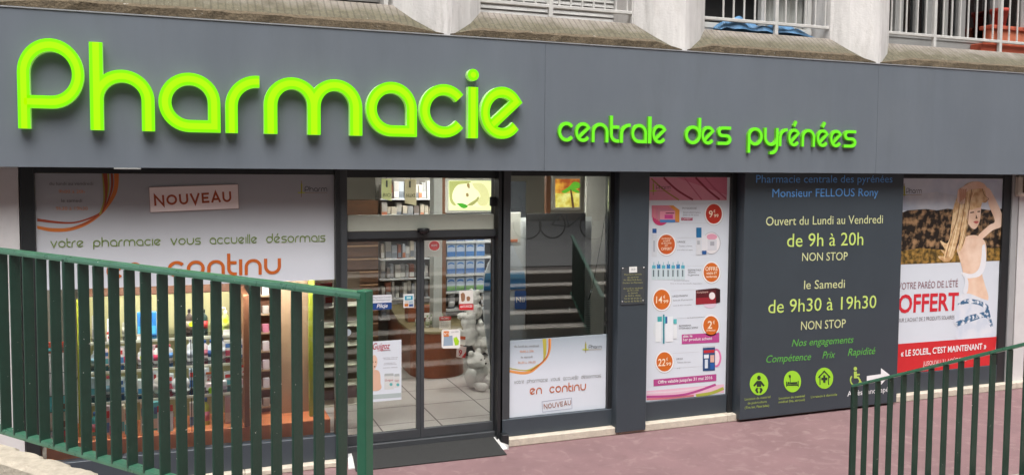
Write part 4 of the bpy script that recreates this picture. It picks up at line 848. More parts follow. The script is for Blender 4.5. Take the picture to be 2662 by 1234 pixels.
# =================================================================== LEFT DISPLAY
M_OLIVE = mat('olive_back_panel', rgb(158, 152, 108), .7, .06, 2); M_ORB = brickmat('orange_tile', rgb(222, 134, 84), rgb(216, 128, 80), rgb(190, 116, 76), 1.0, .6, .3, .004, .5, .5, .08)
M_SHELF = glass('glass_shelf', 1.0, (.98, .99, .975)); M_EDGE = mat('shelf_edge', rgb(206, 206, 186), .3, .04, 4); M_WOOD = mat('reddish_wood', rgb(118, 76, 50), .5, .2, 5, streak=.1); M_TAN = mat('tan_laminate', rgb(160, 132, 102), .55, .08, 3, streak=.15)
M_LIMEP = mat('lime_post', rgb(142, 148, 36), .5, .05, 4)
ds = thing('display_unit', 'olive backed display shelving standing on an orange tiled plinth in the left window', 'display shelves', (0, .4, .275))
ZA, ZB, ZC, ZD = 1.245, .985, .715, .385
box('plinth', M_ORB, -1.1, 1.30, .15, .78, .14, ZD, ds, .004)
box('back_panel', M_OLIVE, -.80, .53, .70, .73, ZD, 1.56, ds, 0)
for z in (ZA, ZB, ZC): e_ = box('shelf', M_SHELF, -.80, .50, .16, .70, z-.012, z, ds, 0); box('edge', M_EDGE, -.80, .50, .15, .1595, z-.022, z+.002, e_, .001)
box('upright', M_WOOD, .515, .565, .14, .75, ZD, 1.60, ds, .004); box('upright', M_LIMEP, -.865, -.81, .3, .75, ZD, 1.60, ds, .004)
box('upright', M_BLACK, .06, .068, .155, .165, ZD, 1.3, ds, 0)
box('cornice', mat('dark_cornice_wood', rgb(104, 66, 44), .5, .25, 5, streak=.1), -.87, .57, .74, .80, 1.56, 1.86, ds, .006)
st_ = box('added_strip_light', M_WALLW, -1.0, 1.25, .034, .062, 1.768, 1.80, ds, .002); box('tube', emit('added_strip_tube', (1, .99, .98), 80.0), -.98, 1.23, .040, .070, 1.752, 1.767, st_, .002)  # added light, hidden behind the banner, to brighten the fronts of the goods
box('lime_post', M_LIMEP, WX(803, 900, .3), WX(818, 900, .3), .28, .34, ZD, 1.72, ds, .003)
box('tan_panel', M_TAN, WX(704, 900, .5), WX(803, 900, .5), .48, .52, ZD, 1.78, ds, .003)
pd = thing('pin_rack', 'narrow wooden rack of hanging sachets beside the tan panel', 'rack', (.75, .6, .385))
xa, xb = WX(658, 900, .55), WX(704, 900, .55)
box('backboard', M_WOOD, xa, xb, .6, .62, ZD, 1.75, pd, .003)
for k in range(7):
    box('rail', M_TAN, xa, xb, .5, .6, ZD+.06+.18*k, ZD+.075+.18*k, pd, .002)
    for j in range(2):
        x = xa+.012+j*.075; box('sachet', pr(*random.choice([(214, 200, 200), (196, 120, 140), (200, 196, 186), (170, 160, 150), (210, 206, 210)])), x, x+.06, .5+.01*j, .56, ZD+.076+.18*k, ZD+.15+.02*random.random()+.18*k, pd, .004)
# dark shelving further right, behind the right edge of the window
rs = thing('shelf_unit', 'dark shelves of boxes seen in the right edge of the left window', 'shelves', (1.25, .9, .385))
xa, xb = WX(822, 900, .6), WX(868, 900, .6)
box('backboard', mat('brown_board', rgb(92, 76, 60), .6, .1, 4), xa, xb+.3, .8, .82, ZD, 1.7, rs, 0)
for k in range(6): box('shelf', M_EDGE, xa, xb+.3, .55, .8, ZD+.2*k, ZD+.2*k+.012, rs, .002)

ORD = ['first', 'second', 'third', 'fourth', 'fifth', 'sixth', 'seventh', 'eighth', 'ninth', 'tenth', 'eleventh', 'twelfth', 'thirteenth', 'fourteenth']
def carton(x, y, z, w, d, h, c1, c2, label, c3=None, cat='box', name='product_box', group=None, rz=0, word=None):
    t = thing(name, label, cat, (x, y, z), rz, group)
    MB().box(-w/2, w/2, 0, d, .001, h, 0, .004).build('carton', pr(*c1, .45), t, local=True)
    MB().box(-w*.46, w*.46, -.0015, .002, h*.08, h*.42).build('printed_panel', pr(*c2, .45), t, local=True)
    if c3: MB().box(-w*.38, w*.3, -.0018, .002, h*.58, h*.82).build('printed_label', pr(*c3, .45), t, local=True)
    return t
def bottle(x, y, z, r, h, c1, c2, label, cap=(230, 230, 230), neck=.35, cat='bottle', name='product_bottle', group=None, sy=.7, pump=False):
    t = thing(name, label, cat, (x, y, z), 0, group)
    MB().lathe([(r*.9, .001), (r, .01), (r, h*.62), (r*.92, h*.7), (r*neck, h*.8), (r*neck, h*.84)], 0, r, 16, 0, sy).build('flask', pr(*c1, .3), t, local=True)
    MB().lathe([(r*neck*1.25, h*.84), (r*neck*1.25, h*.97), (r*neck*.8, h)], 0, r, 12, 0, sy).build('cap', pr(*cap, .35), t, local=True)
    MB().lathe([(r*1.012, h*.16), (r*1.012, h*.5)], 0, r, 16, 0, sy).build('printed_band', pr(*c2, .4), t, local=True)
    if pump: MB().tube([(0, r, h), (0, r, h*1.12), (-r*.9, r, h*1.14)], r*.16, 8).build('pump', pr(*cap, .35), t, local=True)
    return t
def pricecard(x, y, z, w, h, label, top=(200, 46, 40), word=None, body=(232, 230, 226)):
    t = thing('price_card', label, 'price card', (x, y, z))
    MB().box(-w/2, w/2, -.002, .002, 0, h, 0).build('card', pr(*body), t, local=True)
    MB().box(-w/2, w/2, -.0035, -.0021, h*.76, h).build('header', pr(*top), t, local=True)
    if word:
        vs, fs = text_mesh(word, .015); x0 = min(v.x for v in vs); x1 = max(v.x for v in vs); k = min(w*.75/(x1-x0), h*.5/CAPH); b = MB()
        b.v = [Vector(((v.x-(x0+x1)/2)*k, -.004, h*.14+v.y*k)) for v in vs]; b.f = fs; b.mi = [0]*len(fs); b.sm = [False]*len(fs)
        b.build('price', pr(190, 34, 40), t, local=True)
    return t
def sticker(px, Y, r, label): 
    p = P3(px, Y); return tag(MB().prism([(p.x+r*math.cos(i*PI/9), p.z+r*math.sin(i*PI/9)) for i in range(18)], 'y', Y, Y+.002).build('price_sticker', emit_lime, ), label, 'sticker')
emit_lime = pr(176, 222, 20, .5)
X = lambda px, py=900, Y=.28: WX(px, py, Y)
YF2 = .24
# shelf A (topmost)
w1 = 'on the top display shelf'
carton(X(252), .34, ZA, .085, .05, .20, (150, 148, 146), (110, 108, 112), 'grey box with dark print '+w1)
carton(X(288), .30, ZA, .055, .05, .17, (206, 204, 206), (190, 196, 206), 'slim white and pale blue box '+w1)
pricecard(X(288), YF2-.04, ZA-.02, .05, .1, 'small red headed price card in front of the slim white box', word='9')
bottle(X(326), .34, ZA, .03, .17, (150, 148, 132), (170, 168, 150), 'greyish olive bottle '+w1, (120, 118, 110))
carton(X(382), .34, ZA, .16, .06, .21, (40, 110, 170), (70, 160, 190), 'big bright blue pouch shaped pack '+w1, (34, 90, 160))
pricecard(X(366), YF2-.05, ZA-.03, .05, .075, 'small white price card under the big blue pack', (214, 190, 170), '7€9')
bottle(X(493), .34, ZA, .032, .22, (70, 58, 50), (120, 104, 88), 'dark brown bottle with grey band '+w1, (50, 42, 38))
bottle(X(531), .34, ZA, .035, .21, (40, 60, 52), (170, 44, 40), 'dark green bottle with red label '+w1, (36, 44, 40))
bottle(X(588), .34, ZA, .033, .19, (176, 196, 96), (190, 204, 110), 'pale lime liquid soap bottle '+w1, (226, 230, 214), pump=True)
pricecard(X(588), YF2-.07, ZA-.03, .062, .075, 'white price card reading 9 euros below the lime soap bottle', (226, 220, 214), '9€9')
# shelf B
w2 = 'on the second display shelf'
carton(X(219), .32, ZB, .05, .05, .17, (186, 180, 196), (140, 150, 190), 'lilac grey box '+w2, (214, 150, 170))
carton(X(252), .32, ZB, .055, .05, .16, (214, 212, 212), (70, 120, 180), 'white box with blue foot '+w2, (200, 90, 90))
pricecard(X(254), YF2-.05, ZB-.02, .045, .085, 'orange and white price ticket under the white box with blue foot', (206, 80, 40), '3')
carton(X(289), .32, ZB, .055, .05, .18, (220, 180, 60), (90, 130, 200), 'yellow box with pink and blue print '+w2, (226, 130, 170))
bottle(X(329), .32, ZB, .028, .17, (216, 214, 212), (206, 50, 90), 'white bottle with crimson band and brown cap '+w2, (120, 60, 46))
bottle(X(366), .32, ZB, .03, .15, (220, 220, 218), (210, 190, 190), 'plain white bottle with a lime sticker '+w2, (190, 180, 170))
bottle(X(407), .32, ZB, .03, .17, (218, 214, 212), (190, 44, 80), 'white bottle with red band and reddish cap '+w2, (130, 56, 50))
bottle(X(495, 880), .32, ZB, .032, .21, (214, 216, 220), (190, 196, 206), 'tall white bottle with grey print '+w2, (210, 214, 222), pump=True)
bottle(X(549, 880), .32, ZB, .028, .19, (214, 216, 220), (60, 90, 150), 'white bottle with navy band, left of the blue lotion '+w2, (60, 100, 170))
bottle(X(577, 880), .36, ZB, .034, .2, (206, 210, 218), (206, 212, 220), 'white lotion bottle with navy cap '+w2, (40, 70, 140))
carton(X(622, 870), .32, ZB, .115, .06, .09, (216, 220, 226), (44, 90, 160), 'white and blue carton lying under its twin '+w2)
carton(X(622, 870), .33, ZB+.092, .11, .06, .085, (216, 220, 226), (44, 90, 160), 'white and blue carton stacked on its twin '+w2)
# shelf C
w3_ = 'on the third display shelf'
bottle(X(220), .32, ZC, .026, .19, (222, 224, 226), (60, 140, 200), 'white bottle with a lime sticker and blue foot '+w3_, (226, 226, 226))
bottle(X(256), .32, ZC, .026, .18, (206, 212, 220), (110, 150, 190), 'white spray bottle with pale blue label '+w3_, (220, 222, 226))
bottle(X(292), .32, ZC, .027, .18, (206, 212, 220), (70, 120, 180), 'white spray bottle with deeper blue label '+w3_, (220, 222, 226))
carton(X(330), .32, ZC, .06, .05, .12, (180, 204, 220), (150, 184, 206), 'low pale blue box '+w3_)
carton(X(366), .32, ZC, .065, .05, .14, (206, 212, 214), (70, 140, 190), 'white box with blue side panel '+w3_)
bottle(X(408), .32, ZC, .032, .18, (226, 218, 214), (216, 206, 204), 'off white round shouldered bottle '+w3_, (226, 222, 218))
hl = thing('breast_pump', 'white rounded device with a bulb shaped body on the third display shelf', 'device', (X(470, 990), .34, ZC))
MB().ball((hl.location.x, .36, ZC+.068), .068, (1.15, .8, 1), 0, 3).build('body', pr(214, 216, 218, .3), hl); MB().lathe([(.075, ZC+.0015), (.078, ZC+.012), (.06, ZC+.02)], hl.location.x, .36, 20).build('foot', pr(190, 192, 196, .35), hl)
MB().lathe([(.02, ZC+.128), (.03, ZC+.16), (.028, ZC+.165)], hl.location.x-.02, .36, 14).build('funnel', pr(206, 210, 216, .3), hl)
for k, (px, c1, c2, nm) in enumerate(((546, (222, 196, 206), (230, 232, 234), 'pink edged'), (580, (226, 226, 230), (206, 190, 210), 'lilac edged'), (612, (230, 230, 232), (196, 206, 222), 'pale blue edged'), (636, (226, 190, 206), (236, 234, 236), 'rose'))):
    carton(X(px, 1000), .28, ZC, .07, .06, .065+.012*(k % 2), c1, c2, 'low %s white packet at the right end of the third display shelf' % nm)
pricecard(X(545, 970), YF2-.05, ZC+.105, .07, .09, 'orange topped price card between the second and third display shelves', (206, 110, 60), '29')
pricecard(X(630, 950), YF2-.06, ZC+.14, .075, .1, 'red topped price card by the wooden upright of the display', (196, 50, 40), '14')
# shelf D (on the plinth)
w4_ = 'on the orange plinth'
TEAL = (72, 176, 184)
carton(X(224, 1100), .2, ZD, .055, .05, .25, (206, 196, 170), TEAL, 'narrow beige box with teal foot '+w4_, (190, 206, 60))
carton(X(260, 1100), .2, ZD, .055, .05, .27, (190, 186, 186), TEAL, 'narrow grey box with teal foot '+w4_, (196, 214, 50))
carton(X(296, 1100), .2, ZD, .06, .05, .26, (206, 180, 186), (180, 60, 110), 'pink box with purple foot '+w4_, (196, 200, 60))
carton(X(337, 1100), .2, ZD, .075, .05, .25, (222, 200, 180), TEAL, 'white and teal box with a red ticket '+w4_, (190, 50, 50))
carton(X(378, 1100), .2, ZD, .075, .05, .29, (226, 200, 172), (228, 204, 180), 'beige box with teal and lime top '+w4_, TEAL)
pricecard(X(430, 1080), .16, ZD+.02, .13, .24, 'large red headed price card reading 1 on the orange plinth', (206, 50, 40), '1')
# back rows of stock that fill the shelves
for nm, z, y, hh, pal in (('second', ZB, .42, .15, ((216, 214, 214), (226, 206, 210), (206, 214, 226), (220, 216, 206))), ('third', ZC, .42, .16, ((214, 220, 226), (190, 210, 224), (222, 222, 222), (206, 214, 220))), ('lowest', ZD, .30, .22, ((206, 190, 170), (84, 172, 182), (214, 206, 204), (196, 170, 176), (186, 196, 80)))):
    for k in range(12):
        x = -.74+.103*k; c1 = pal[(k*7+len(nm)) % len(pal)]; h_ = hh*(.8+.4*random.random())
        lb_ = '%s item in the back row of the %s level of the window display' % (ORD[k], nm)
        if (k+len(nm)) % 3: carton(x, y, z, .075, .06, h_, c1, random.choice([(80, 130, 190), (200, 90, 110), (90, 170, 180), (214, 206, 200)]), lb_, random.choice([None, (196, 60, 60), (70, 110, 170)]), group='stock in the back rows of the window display')
        else: bottle(x, y, z, .033, h_, c1, random.choice([(90, 140, 200), (206, 120, 140), (150, 190, 210)]), lb_, random.choice([(226, 226, 226), (60, 100, 160), (200, 80, 90)]), group='stock in the back rows of the window display')
# stickers
for px, Y, lb_ in (((372, 846), .33, 'lime price sticker on the big blue pack'), ((497, 842), .30, 'lime price sticker on the dark brown bottle'), ((586, 834), .30, 'lime price sticker on the pale lime soap bottle'), ((370, 929), .30, 'lime price sticker on the plain white bottle'), ((221, 1017), .30, 'lime price sticker on the white blue footed bottle'), ((548, 1012), .27, 'lime price sticker on the pink edged packet')): sticker(px, Y, .022, lb_)
# leaflets stacked at the far left of the window
lr = thing('leaflet_rack', 'tall narrow rack of red, white and teal leaflets at the left end of the window', 'leaflet rack', (-1.03, .2, .385))
for ci, (pa, pb) in enumerate(((112, 132), (146, 166))):
    xa, xb = WX(pa-4, 950, .18), WX(pb+4, 950, .18)
    box('upright', mat('rack_grey', rgb(96, 100, 100), .5, .1, 6), xa, xb, .2, .215, ZD, 1.26, lr, 0)
    for k, (za, zc, m_) in enumerate(((1.17, 1.26, (186, 70, 44)), (1.0, 1.165, (216, 212, 210)), (.80, .99, (206, 204, 206)), (.66, .79, TEAL), (.50, .65, (206, 190, 176)), (.39, .49, ((170, 176, 190), (190, 60, 70))[ci]))):
        o = box('leaflet', pr(*m_), xa+.004, xb-.004, .19, .199, za, zc, lr, 0)
        if k in (1, 2):
            vs, fs = text_mesh('2' if ci == 0 else '3', .01); kx = .07; b = MB(); b.v = [Vector(((xa+xb)/2-.02+v.x*kx, .188, za+.03+v.y*kx)) for v in vs]; b.f = fs; b.mi = [0]*len(fs); b.sm = [False]*len(fs); b.build('numeral', pr(160, 40, 44), o)
        else: box('photo', pr(*random.choice([(190, 180, 60), (80, 170, 180), (110, 70, 60), (220, 210, 200)])), xa+.01, xb-.01, .187, .1895, za+(zc-za)*.15, za+(zc-za)*.5, o, 0)
box('side_board', mat('dark_green_board', rgb(60, 74, 30), .6, .1, 4), WX(176, 900, .3), WX(190, 900, .3), .3, .32, ZD, 1.6, ds, 0)
tg = thing('window_notice', 'small red and white notice taped inside the right corner of the left window', 'notice', (1.22, .03, 1.5))
flat('paper', [(818, 738), (865, 733), (865, 796), (850, 800), (820, 800)], .034, pr(226, 222, 220), tg); flat('red_border', [(819, 739), (864, 734), (864, 745), (819, 750)], .032, pr(176, 40, 50), tg); flat('red_band', [(846, 772), (864, 770), (864, 786), (846, 788)], .032, pr(186, 50, 44), tg)
text(tg, '-50%', (824, 766), (860, 763), 8, .031, pr(190, 40, 44))

# =================================================================== DOOR STICKERS
YK = YD-.006
z9 = lambda x, y: (880+x/2.5195, 760+y/2.5195)
z8 = lambda x, y: (880+x/3.226, 430+y/3.226)
bp_ = thing('door_poster', 'white poster of a baby and milk tins on the left door leaf', 'poster', (1.8, YK, .6))
sheet('sheet', z9(165, 322), z9(413, 310), z9(411, 698), z9(165, 722), YK, M_SHEET, bp_, .002)
text(bp_, 'Guigoz', z9(224, 372), z9(338, 366), 16, YK-.001, pr(170, 36, 56), .012, .3); flat('underline', [z9(256, 378), z9(334, 372), z9(334, 375), z9(256, 382)], YK-.001, pr(170, 36, 56), bp_)
text(bp_, 'LABORATOIRE', z9(290, 384), z9(342, 380), 3, YK-.001, GR)
for y, x0, x1 in ((430, 290, 390), (440, 296, 384), (465, 300, 372), (474, 296, 380), (495, 292, 386)): text(bp_, 'nutrition infantile' if x1-x0 > 90 else 'croissance', z9(x0, y), z9(x1, y-4), 3, YK-.001, LG)
f9 = lambda L, n=4: [z9(*p) for p in smoothpts(L+[L[0]], n)[:-1]]
flat('printed_baby', f9([(200, 510), (250, 505), (272, 530), (276, 590), (282, 620), (262, 640), (215, 642), (190, 630)]), YK-.0012, pr(216, 176, 152), bp_)
flat('printed_baby_head', f9([(218, 420), (236, 408), (252, 428), (254, 460), (244, 492), (228, 505), (205, 495), (203, 440)]), YK-.0016, pr(222, 184, 160), bp_)
flats('printed_features', [f9([(222, 452), (229, 450), (229, 456), (222, 457)]), f9([(240, 450), (247, 450), (247, 455), (240, 456)]), f9([(228, 482), (242, 480), (236, 488)])], YK-.0022, pr(110, 70, 60), bp_)
for x0, x1, y0, y1 in ((300, 362, 538, 634), (365, 400, 540, 622)):
    flat('printed_tin', [z9(x0, y0), z9(x1, y0-3), z9(x1, y1-3), z9(x0, y1)], YK-.0012, pr(206, 208, 206), bp_); flat('printed_lid', [z9(x0+2, y0-8), z9(x1-2, y0-11), z9(x1, y0+6), z9(x0, y0+8)], YK-.0016, pr(170, 176, 176), bp_)
    text(bp_, 'Guigoz', z9(x0+4, y0+42), z9(x1-4, y0+38), 5, YK-.002, pr(170, 40, 60)); flat('printed_label', ell(*z9(x0+44 if x0 == 300 else x0+24, y0+62), 4, 4), YK-.002, pr(90, 170, 170), bp_)
flat('footer_stripe', [z9(222, 668), z9(410, 655), z9(410, 684), z9(222, 698)], YK-.0012, pr(172, 184, 184), bp_)
ps = thing('door_sticker', 'white and navy sticker with italic white word on the left door leaf', 'sticker', (1.75, YK, 1.5))
sheet('backing', z9(150, 20), z9(348, 14), z9(348, 66), z9(150, 70), YK, pr(224, 226, 230), ps, .002); sheet('navy_field', z9(150, 71), z9(348, 67), z9(348, 108), z9(150, 118), YK, pr(24, 66, 130), ps, .002)
text(ps, 'Pharmacie Conseil', z9(226, 38), z9(340, 34), 4.5, YK-.001, pr(110, 120, 140)); text(ps, 'En Développement', z9(226, 55), z9(340, 51), 4.5, YK-.001, pr(110, 120, 140)); text(ps, 'Pilcje', z9(250, 100), z9(322, 96), 9.5, YK-.001, WHT, .015, .25)
cs = thing('door_sticker', 'small white payment card sticker with blue and orange squares on the left door leaf', 'sticker', (2.0, YK, 1.5))
sheet('backing', z9(425, 11), z9(494, 7), z9(494, 96), z9(425, 100), YK, pr(222, 224, 224), cs, .002)
for x0, y0, x1, y1, c_ in ((434, 22, 486, 50, (40, 150, 180)), (446, 28, 474, 42, (190, 220, 220)), (434, 54, 460, 72, (210, 200, 190)), (432, 74, 458, 92, (200, 116, 50)), (462, 56, 488, 72, (170, 190, 200)), (462, 76, 488, 92, (40, 80, 140))): flat('card_logo', [z9(x0, y0), z9(x1, y0-2), z9(x1, y1-2), z9(x0, y1)], YK-.0009-.0003*(x0 == 446), pr(*c_), cs)
rs_ = thing('door_sticker', 'rounded white sticker with orange and green patches low on the right door leaf', 'sticker', (2.5, YK, 1.1))
def rrect(x0, y0, x1, y1, r, f): return [f(*p) for p in ell(x1-r, y1-r, r, r, 6, 0, 90)+ell(x0+r, y1-r, r, r, 6, 90, 180)+ell(x0+r, y0+r, r, r, 6, 180, 270)+ell(x1-r, y0+r, r, r, 6, 270, 360)]
flat('backing', rrect(675, 240, 797, 365, 16, z9), YK, pr(232, 230, 226), rs_); flat('orange_patch', rrect(688, 252, 724, 288, 5, z9), YK-.0009, pr(216, 124, 50), rs_); text(rs_, 'N°1', z9(692, 280), z9(720, 278), 7, YK-.0015, WHT, .01)
flat('grey_patch', [z9(690, 284), z9(746, 280), z9(750, 345), z9(686, 350)], YK-.0006, pr(150, 168, 186), rs_); flat('green_patch', [z9(752, 300), z9(772, 288), z9(790, 316), z9(786, 342), z9(764, 346)], YK-.0009, pr(170, 214, 40), rs_); text(rs_, 'carte fidélité', z9(738, 264), z9(786, 260), 5, YK-.0012, LG)
dn = tag(MB().prism([(WX(905+8*math.cos(i*PI/6), 860, YK), WZ(930, 862+9*math.sin(i*PI/6), YK)) for i in range(12)], 'y', YK, YK+.002).build('round_sticker', pr(200, 212, 220)), 'tiny round pale sticker near the left edge of the door', 'sticker')

# =================================================================== SHOP INTERIOR
def IB(px0, px1, py0, py1, Y): return WX(px0, (py0+py1)/2, Y), WX(px1, (py0+py1)/2, Y), WZ((px0+px1)/2, py1, Y), WZ((px0+px1)/2, py0, Y)
# milk shelf
YM2 = 3.2
ms = thing('shelf_unit', 'white shelves of baby milk cartons behind the right door leaf', 'shelves', (3.6, YM2, .13))
xa, xb = WX(1158, 650, YM2), WX(1300, 650, YM2)+.5
box('back_panel', mat('shelf_back', rgb(78, 82, 88), .6, .08, 3), xa, xb, YM2+.3, YM2+.33, .13, 2.6, ms, 0)
M_WSH = mat('white_shelf', rgb(206, 208, 210), .4, .04, 4)
shz = [WZ(1220, 626, YM2), WZ(1220, 667, YM2), WZ(1220, 711, YM2), WZ(1220, 755, YM2), WZ(1220, 800, YM2), WZ(1220, 868, YM2)]
for z in shz: box('shelf', M_WSH, xa, xb, YM2-.02, YM2+.3, z-.03, z, ms, .003)
box('upright', M_WOOD, xa-.06, xa-.005, YM2-.05, YM2+.33, .13, 2.72, ms, .004)
def milk(x, z, c_foot, label, group, dark=(54, 112, 180)):
    t = thing('milk_carton', label, 'carton', (x, YM2, z), 0, group)
    MB().box(-.062, .062, 0, .1, .001, .195, 0, .006).build('carton', pr(176, 190, 212, .4), t, local=True); MB().box(-.058, .058, -.0015, .002, .012, .075).build('printed_foot', pr(*c_foot), t, local=True)
    MB().prism([(-.045+.09*i/8, .15+.016*math.sin(i/8*PI)) for i in range(9)]+[(.045-.09*i/8, .13+.012*math.sin((8-i)/8*PI)) for i in range(9)], 'y', -.002, .001).build('printed_name', pr(*dark), t, local=True)
    return t
rown = ['topmost visible', 'second', 'third']
for ri, (z, cf) in enumerate(((shz[1], (58, 118, 186)), (shz[2], (60, 112, 178)), (shz[3], (120, 170, 110)))):
    for k, px in enumerate((1173, 1197, 1222, 1249)):
        milk(WX(px, 690, YM2), z, cf, 'pale blue milk carton, %s from the post, %s row behind the door' % (ORD[k], rown[ri]), 'milk cartons on the door shelves')
for k, px in enumerate((1173, 1197, 1222, 1249)): carton(WX(px, 610, YM2), YM2, shz[0], .11, .1, .17, (150, 166, 196), (60, 110, 176), 'blue grey carton, %s from the wooden post on the highest door shelf' % ORD[k], group='cartons on the highest door shelf')
for k, px in enumerate((1176, 1204, 1238, 1262)): bottle(WX(px, 780, YM2), YM2, shz[4], .05, .2, ((120, 124, 132), (150, 150, 150), (110, 120, 140), (160, 150, 140))[k], (200, 200, 204), 'grey tin, %s from the post under the rows of milk cartons' % ORD[k], (180, 180, 184), .8)
# middle shelving behind the meeting stiles
YG = 4.6
gs = thing('shelf_unit', 'tall grey shelves crowded with small packets deep inside the shop', 'shelves', (2.9, YG, .13))
xa, xb = WX(988, 700, YG), WX(1150, 700, YG)
box('back_panel', mat('pale_shelf_back', rgb(120, 116, 108), .6, .08, 3), xa, xb, YG+.3, YG+.33, .13, 2.7, gs, 0)
for k in range(7): box('shelf', M_WSH, xa, xb, YG, YG+.3, .5+.3*k, .522+.3*k, gs, .003)
for k in range(7):
    x = xa+.03; j = 0
    while x < xb-.1:
        wd = random.uniform(.04, .09); hh = random.uniform(.17, .275); c_ = random.choice([(206, 204, 200), (180, 176, 170), (150, 150, 150), (196, 186, 170), (120, 110, 104), (170, 176, 186), (150, 90, 70)])
        carton(x+wd/2, YG+.02+.05*random.random(), .522+.3*k, wd, .12, hh, c_, random.choice([(160, 160, 164), (120, 126, 136), (190, 120, 90), (220, 220, 216)]), 'small packet, %s from left on the %s lowest deep shelf' % (ORD[min(j, 13)], ORD[k]), group='packets on the deep shelves'); x += wd+random.uniform(.002, .02); j += 1
# drawers at the left
YW = 4.4
dw = thing('drawer_cabinet', 'dark brown wall of wide drawers behind the left door leaf', 'cabinet', (2.2, YW, .13))
xa, xb = WX(870, 750, YW), WX(988, 750, YW)-.02
M_DBR = mat('dark_brown_wood', rgb(104, 70, 46), .45, .2, 4, streak=6); M_DBL = mat('drawer_edge', rgb(170, 132, 96), .5, .1, 6)
box('carcass', M_DBR, xa, xb, YW+.03, YW+.5, .13, 2.3, dw, 0)
for k in range(9): 
    o = box('drawer', M_DBR, xa+.01, xb-.01, YW, YW+.028, .16+.19*k, .32+.19*k, dw, .003); box('edge', M_DBL, xa+.01, xb-.01, YW-.012, YW-.001, .305+.19*k, .325+.19*k, o, .002)
# counter
M_CTR = mat('counter_wood', rgb(126, 68, 42), .35, .14, 4, streak=.2); M_CTOP = mat('counter_top', rgb(130, 118, 84), .35, .06, 3)
ct = thing('counter', 'reddish wooden counter with a rounded end inside the door', 'counter', (3.1, 3.0, .13))
cx, cy, cr = 3.06, 2.68, .36
foot = [(cx+cr*math.cos(rad(a)), cy+cr*math.sin(rad(a))) for a in range(-170, 11, 12)]+[(3.7, 4.0), (3.7, 5.4), (3.0, 5.4), (2.72, 3.2)]
MB().prism(foot, 'z', .135, .70).build('body', M_CTR, ct)
MB().prism([(cx+(x-cx)*1.06, cy+(y-cy)*1.03) for x, y in foot], 'z', .701, .73).build('top', M_CTOP, ct)
box('display_box', M_CTR, 2.8, 3.25, 3.1, 3.3, .731, .92, ct, .004)
for k in range(6): bottle(2.8+.07*k, 2.62+.05*(k % 2), .731, .026, .16, (206, 204, 196), (150, 160, 130), 'small pale flask, %s from the left on the wooden counter' % ORD[k], (120, 150, 90), group='flasks on the counter')
cl = thing('counter_sign', 'white strip sign with small print standing on the counter', 'sign', (2.9, 3.06, 1.12))
a = IB(1102, 1142, 812, 824, 3.05); box('plate', pr(228, 226, 222), a[0], a[1], 3.05, 3.06, a[2], a[3], cl, 0); text(cl, 'à votre service', (1106, 821), (1126, 820), 4, 3.046, GR)
pc_ = thing('price_card', 'pink headed price card standing on the counter behind the right door leaf', 'price card', (3.3, 2.5, 1.0))
a = IB(1142, 1172, 822, 856, 2.5); box('card', pr(226, 220, 216), a[0], a[1], 2.5, 2.505, a[2], a[3], pc_, 0); box('header', pr(206, 60, 60), a[0], a[1], 2.496, 2.4995, a[3]-.05, a[3], pc_, 0); text(pc_, 'PROMO', (1146, 830), (1168, 829), 5, 2.49, WHT, .01)
for i in range(3): text(pc_, 'lot de deux', (1146, 840+5*i), (1166, 839+5*i), 3, 2.49, GR)
# hanging red-white cards
dc = thing('door_card', 'white card of a dog and cat with red band on the right door leaf', 'card', (2.7, YK, 1.6))
flat('card', [z9(792, -12), z9(882, -16), z9(882, 70), z9(790, 74)], YK, pr(226, 222, 216), dc); flat('red_band', rrect(790, 74, 884, 114, 8, z9), YK-.0006, pr(206, 40, 46), dc)
flats('printed_animals', [f9([(800, 10), (815, 0), (828, 14), (826, 50), (806, 56)]), f9([(838, 30), (850, 24), (862, 32), (858, 52), (842, 54)])], YK-.0009, pr(150, 110, 80), dc); text(dc, 'ANTI-PUCES', z9(796, 100), z9(876, 96), 6, YK-.0012, WHT, .01)
rc = thing('round_sign', 'white card with a red disc hanging behind the top of the right door leaf', 'sign', (2.5, 1.0, 2.0))
YR = 1.0
flat('card', [z8(720, 622), z8(866, 622), z8(864, 765), z8(720, 765)], YR, pr(176, 172, 166), rc); flat('white_ring', ell(*z8(804, 672), 16, 15), YR-.002, pr(216, 206, 200), rc); flat('red_disc', ell(*z8(804, 672), 13.5, 12.5), YR-.004, pr(190, 52, 54), rc); text(rc, 'PROMO', z8(780, 680), z8(828, 677), 5, YR-.006, WHT)
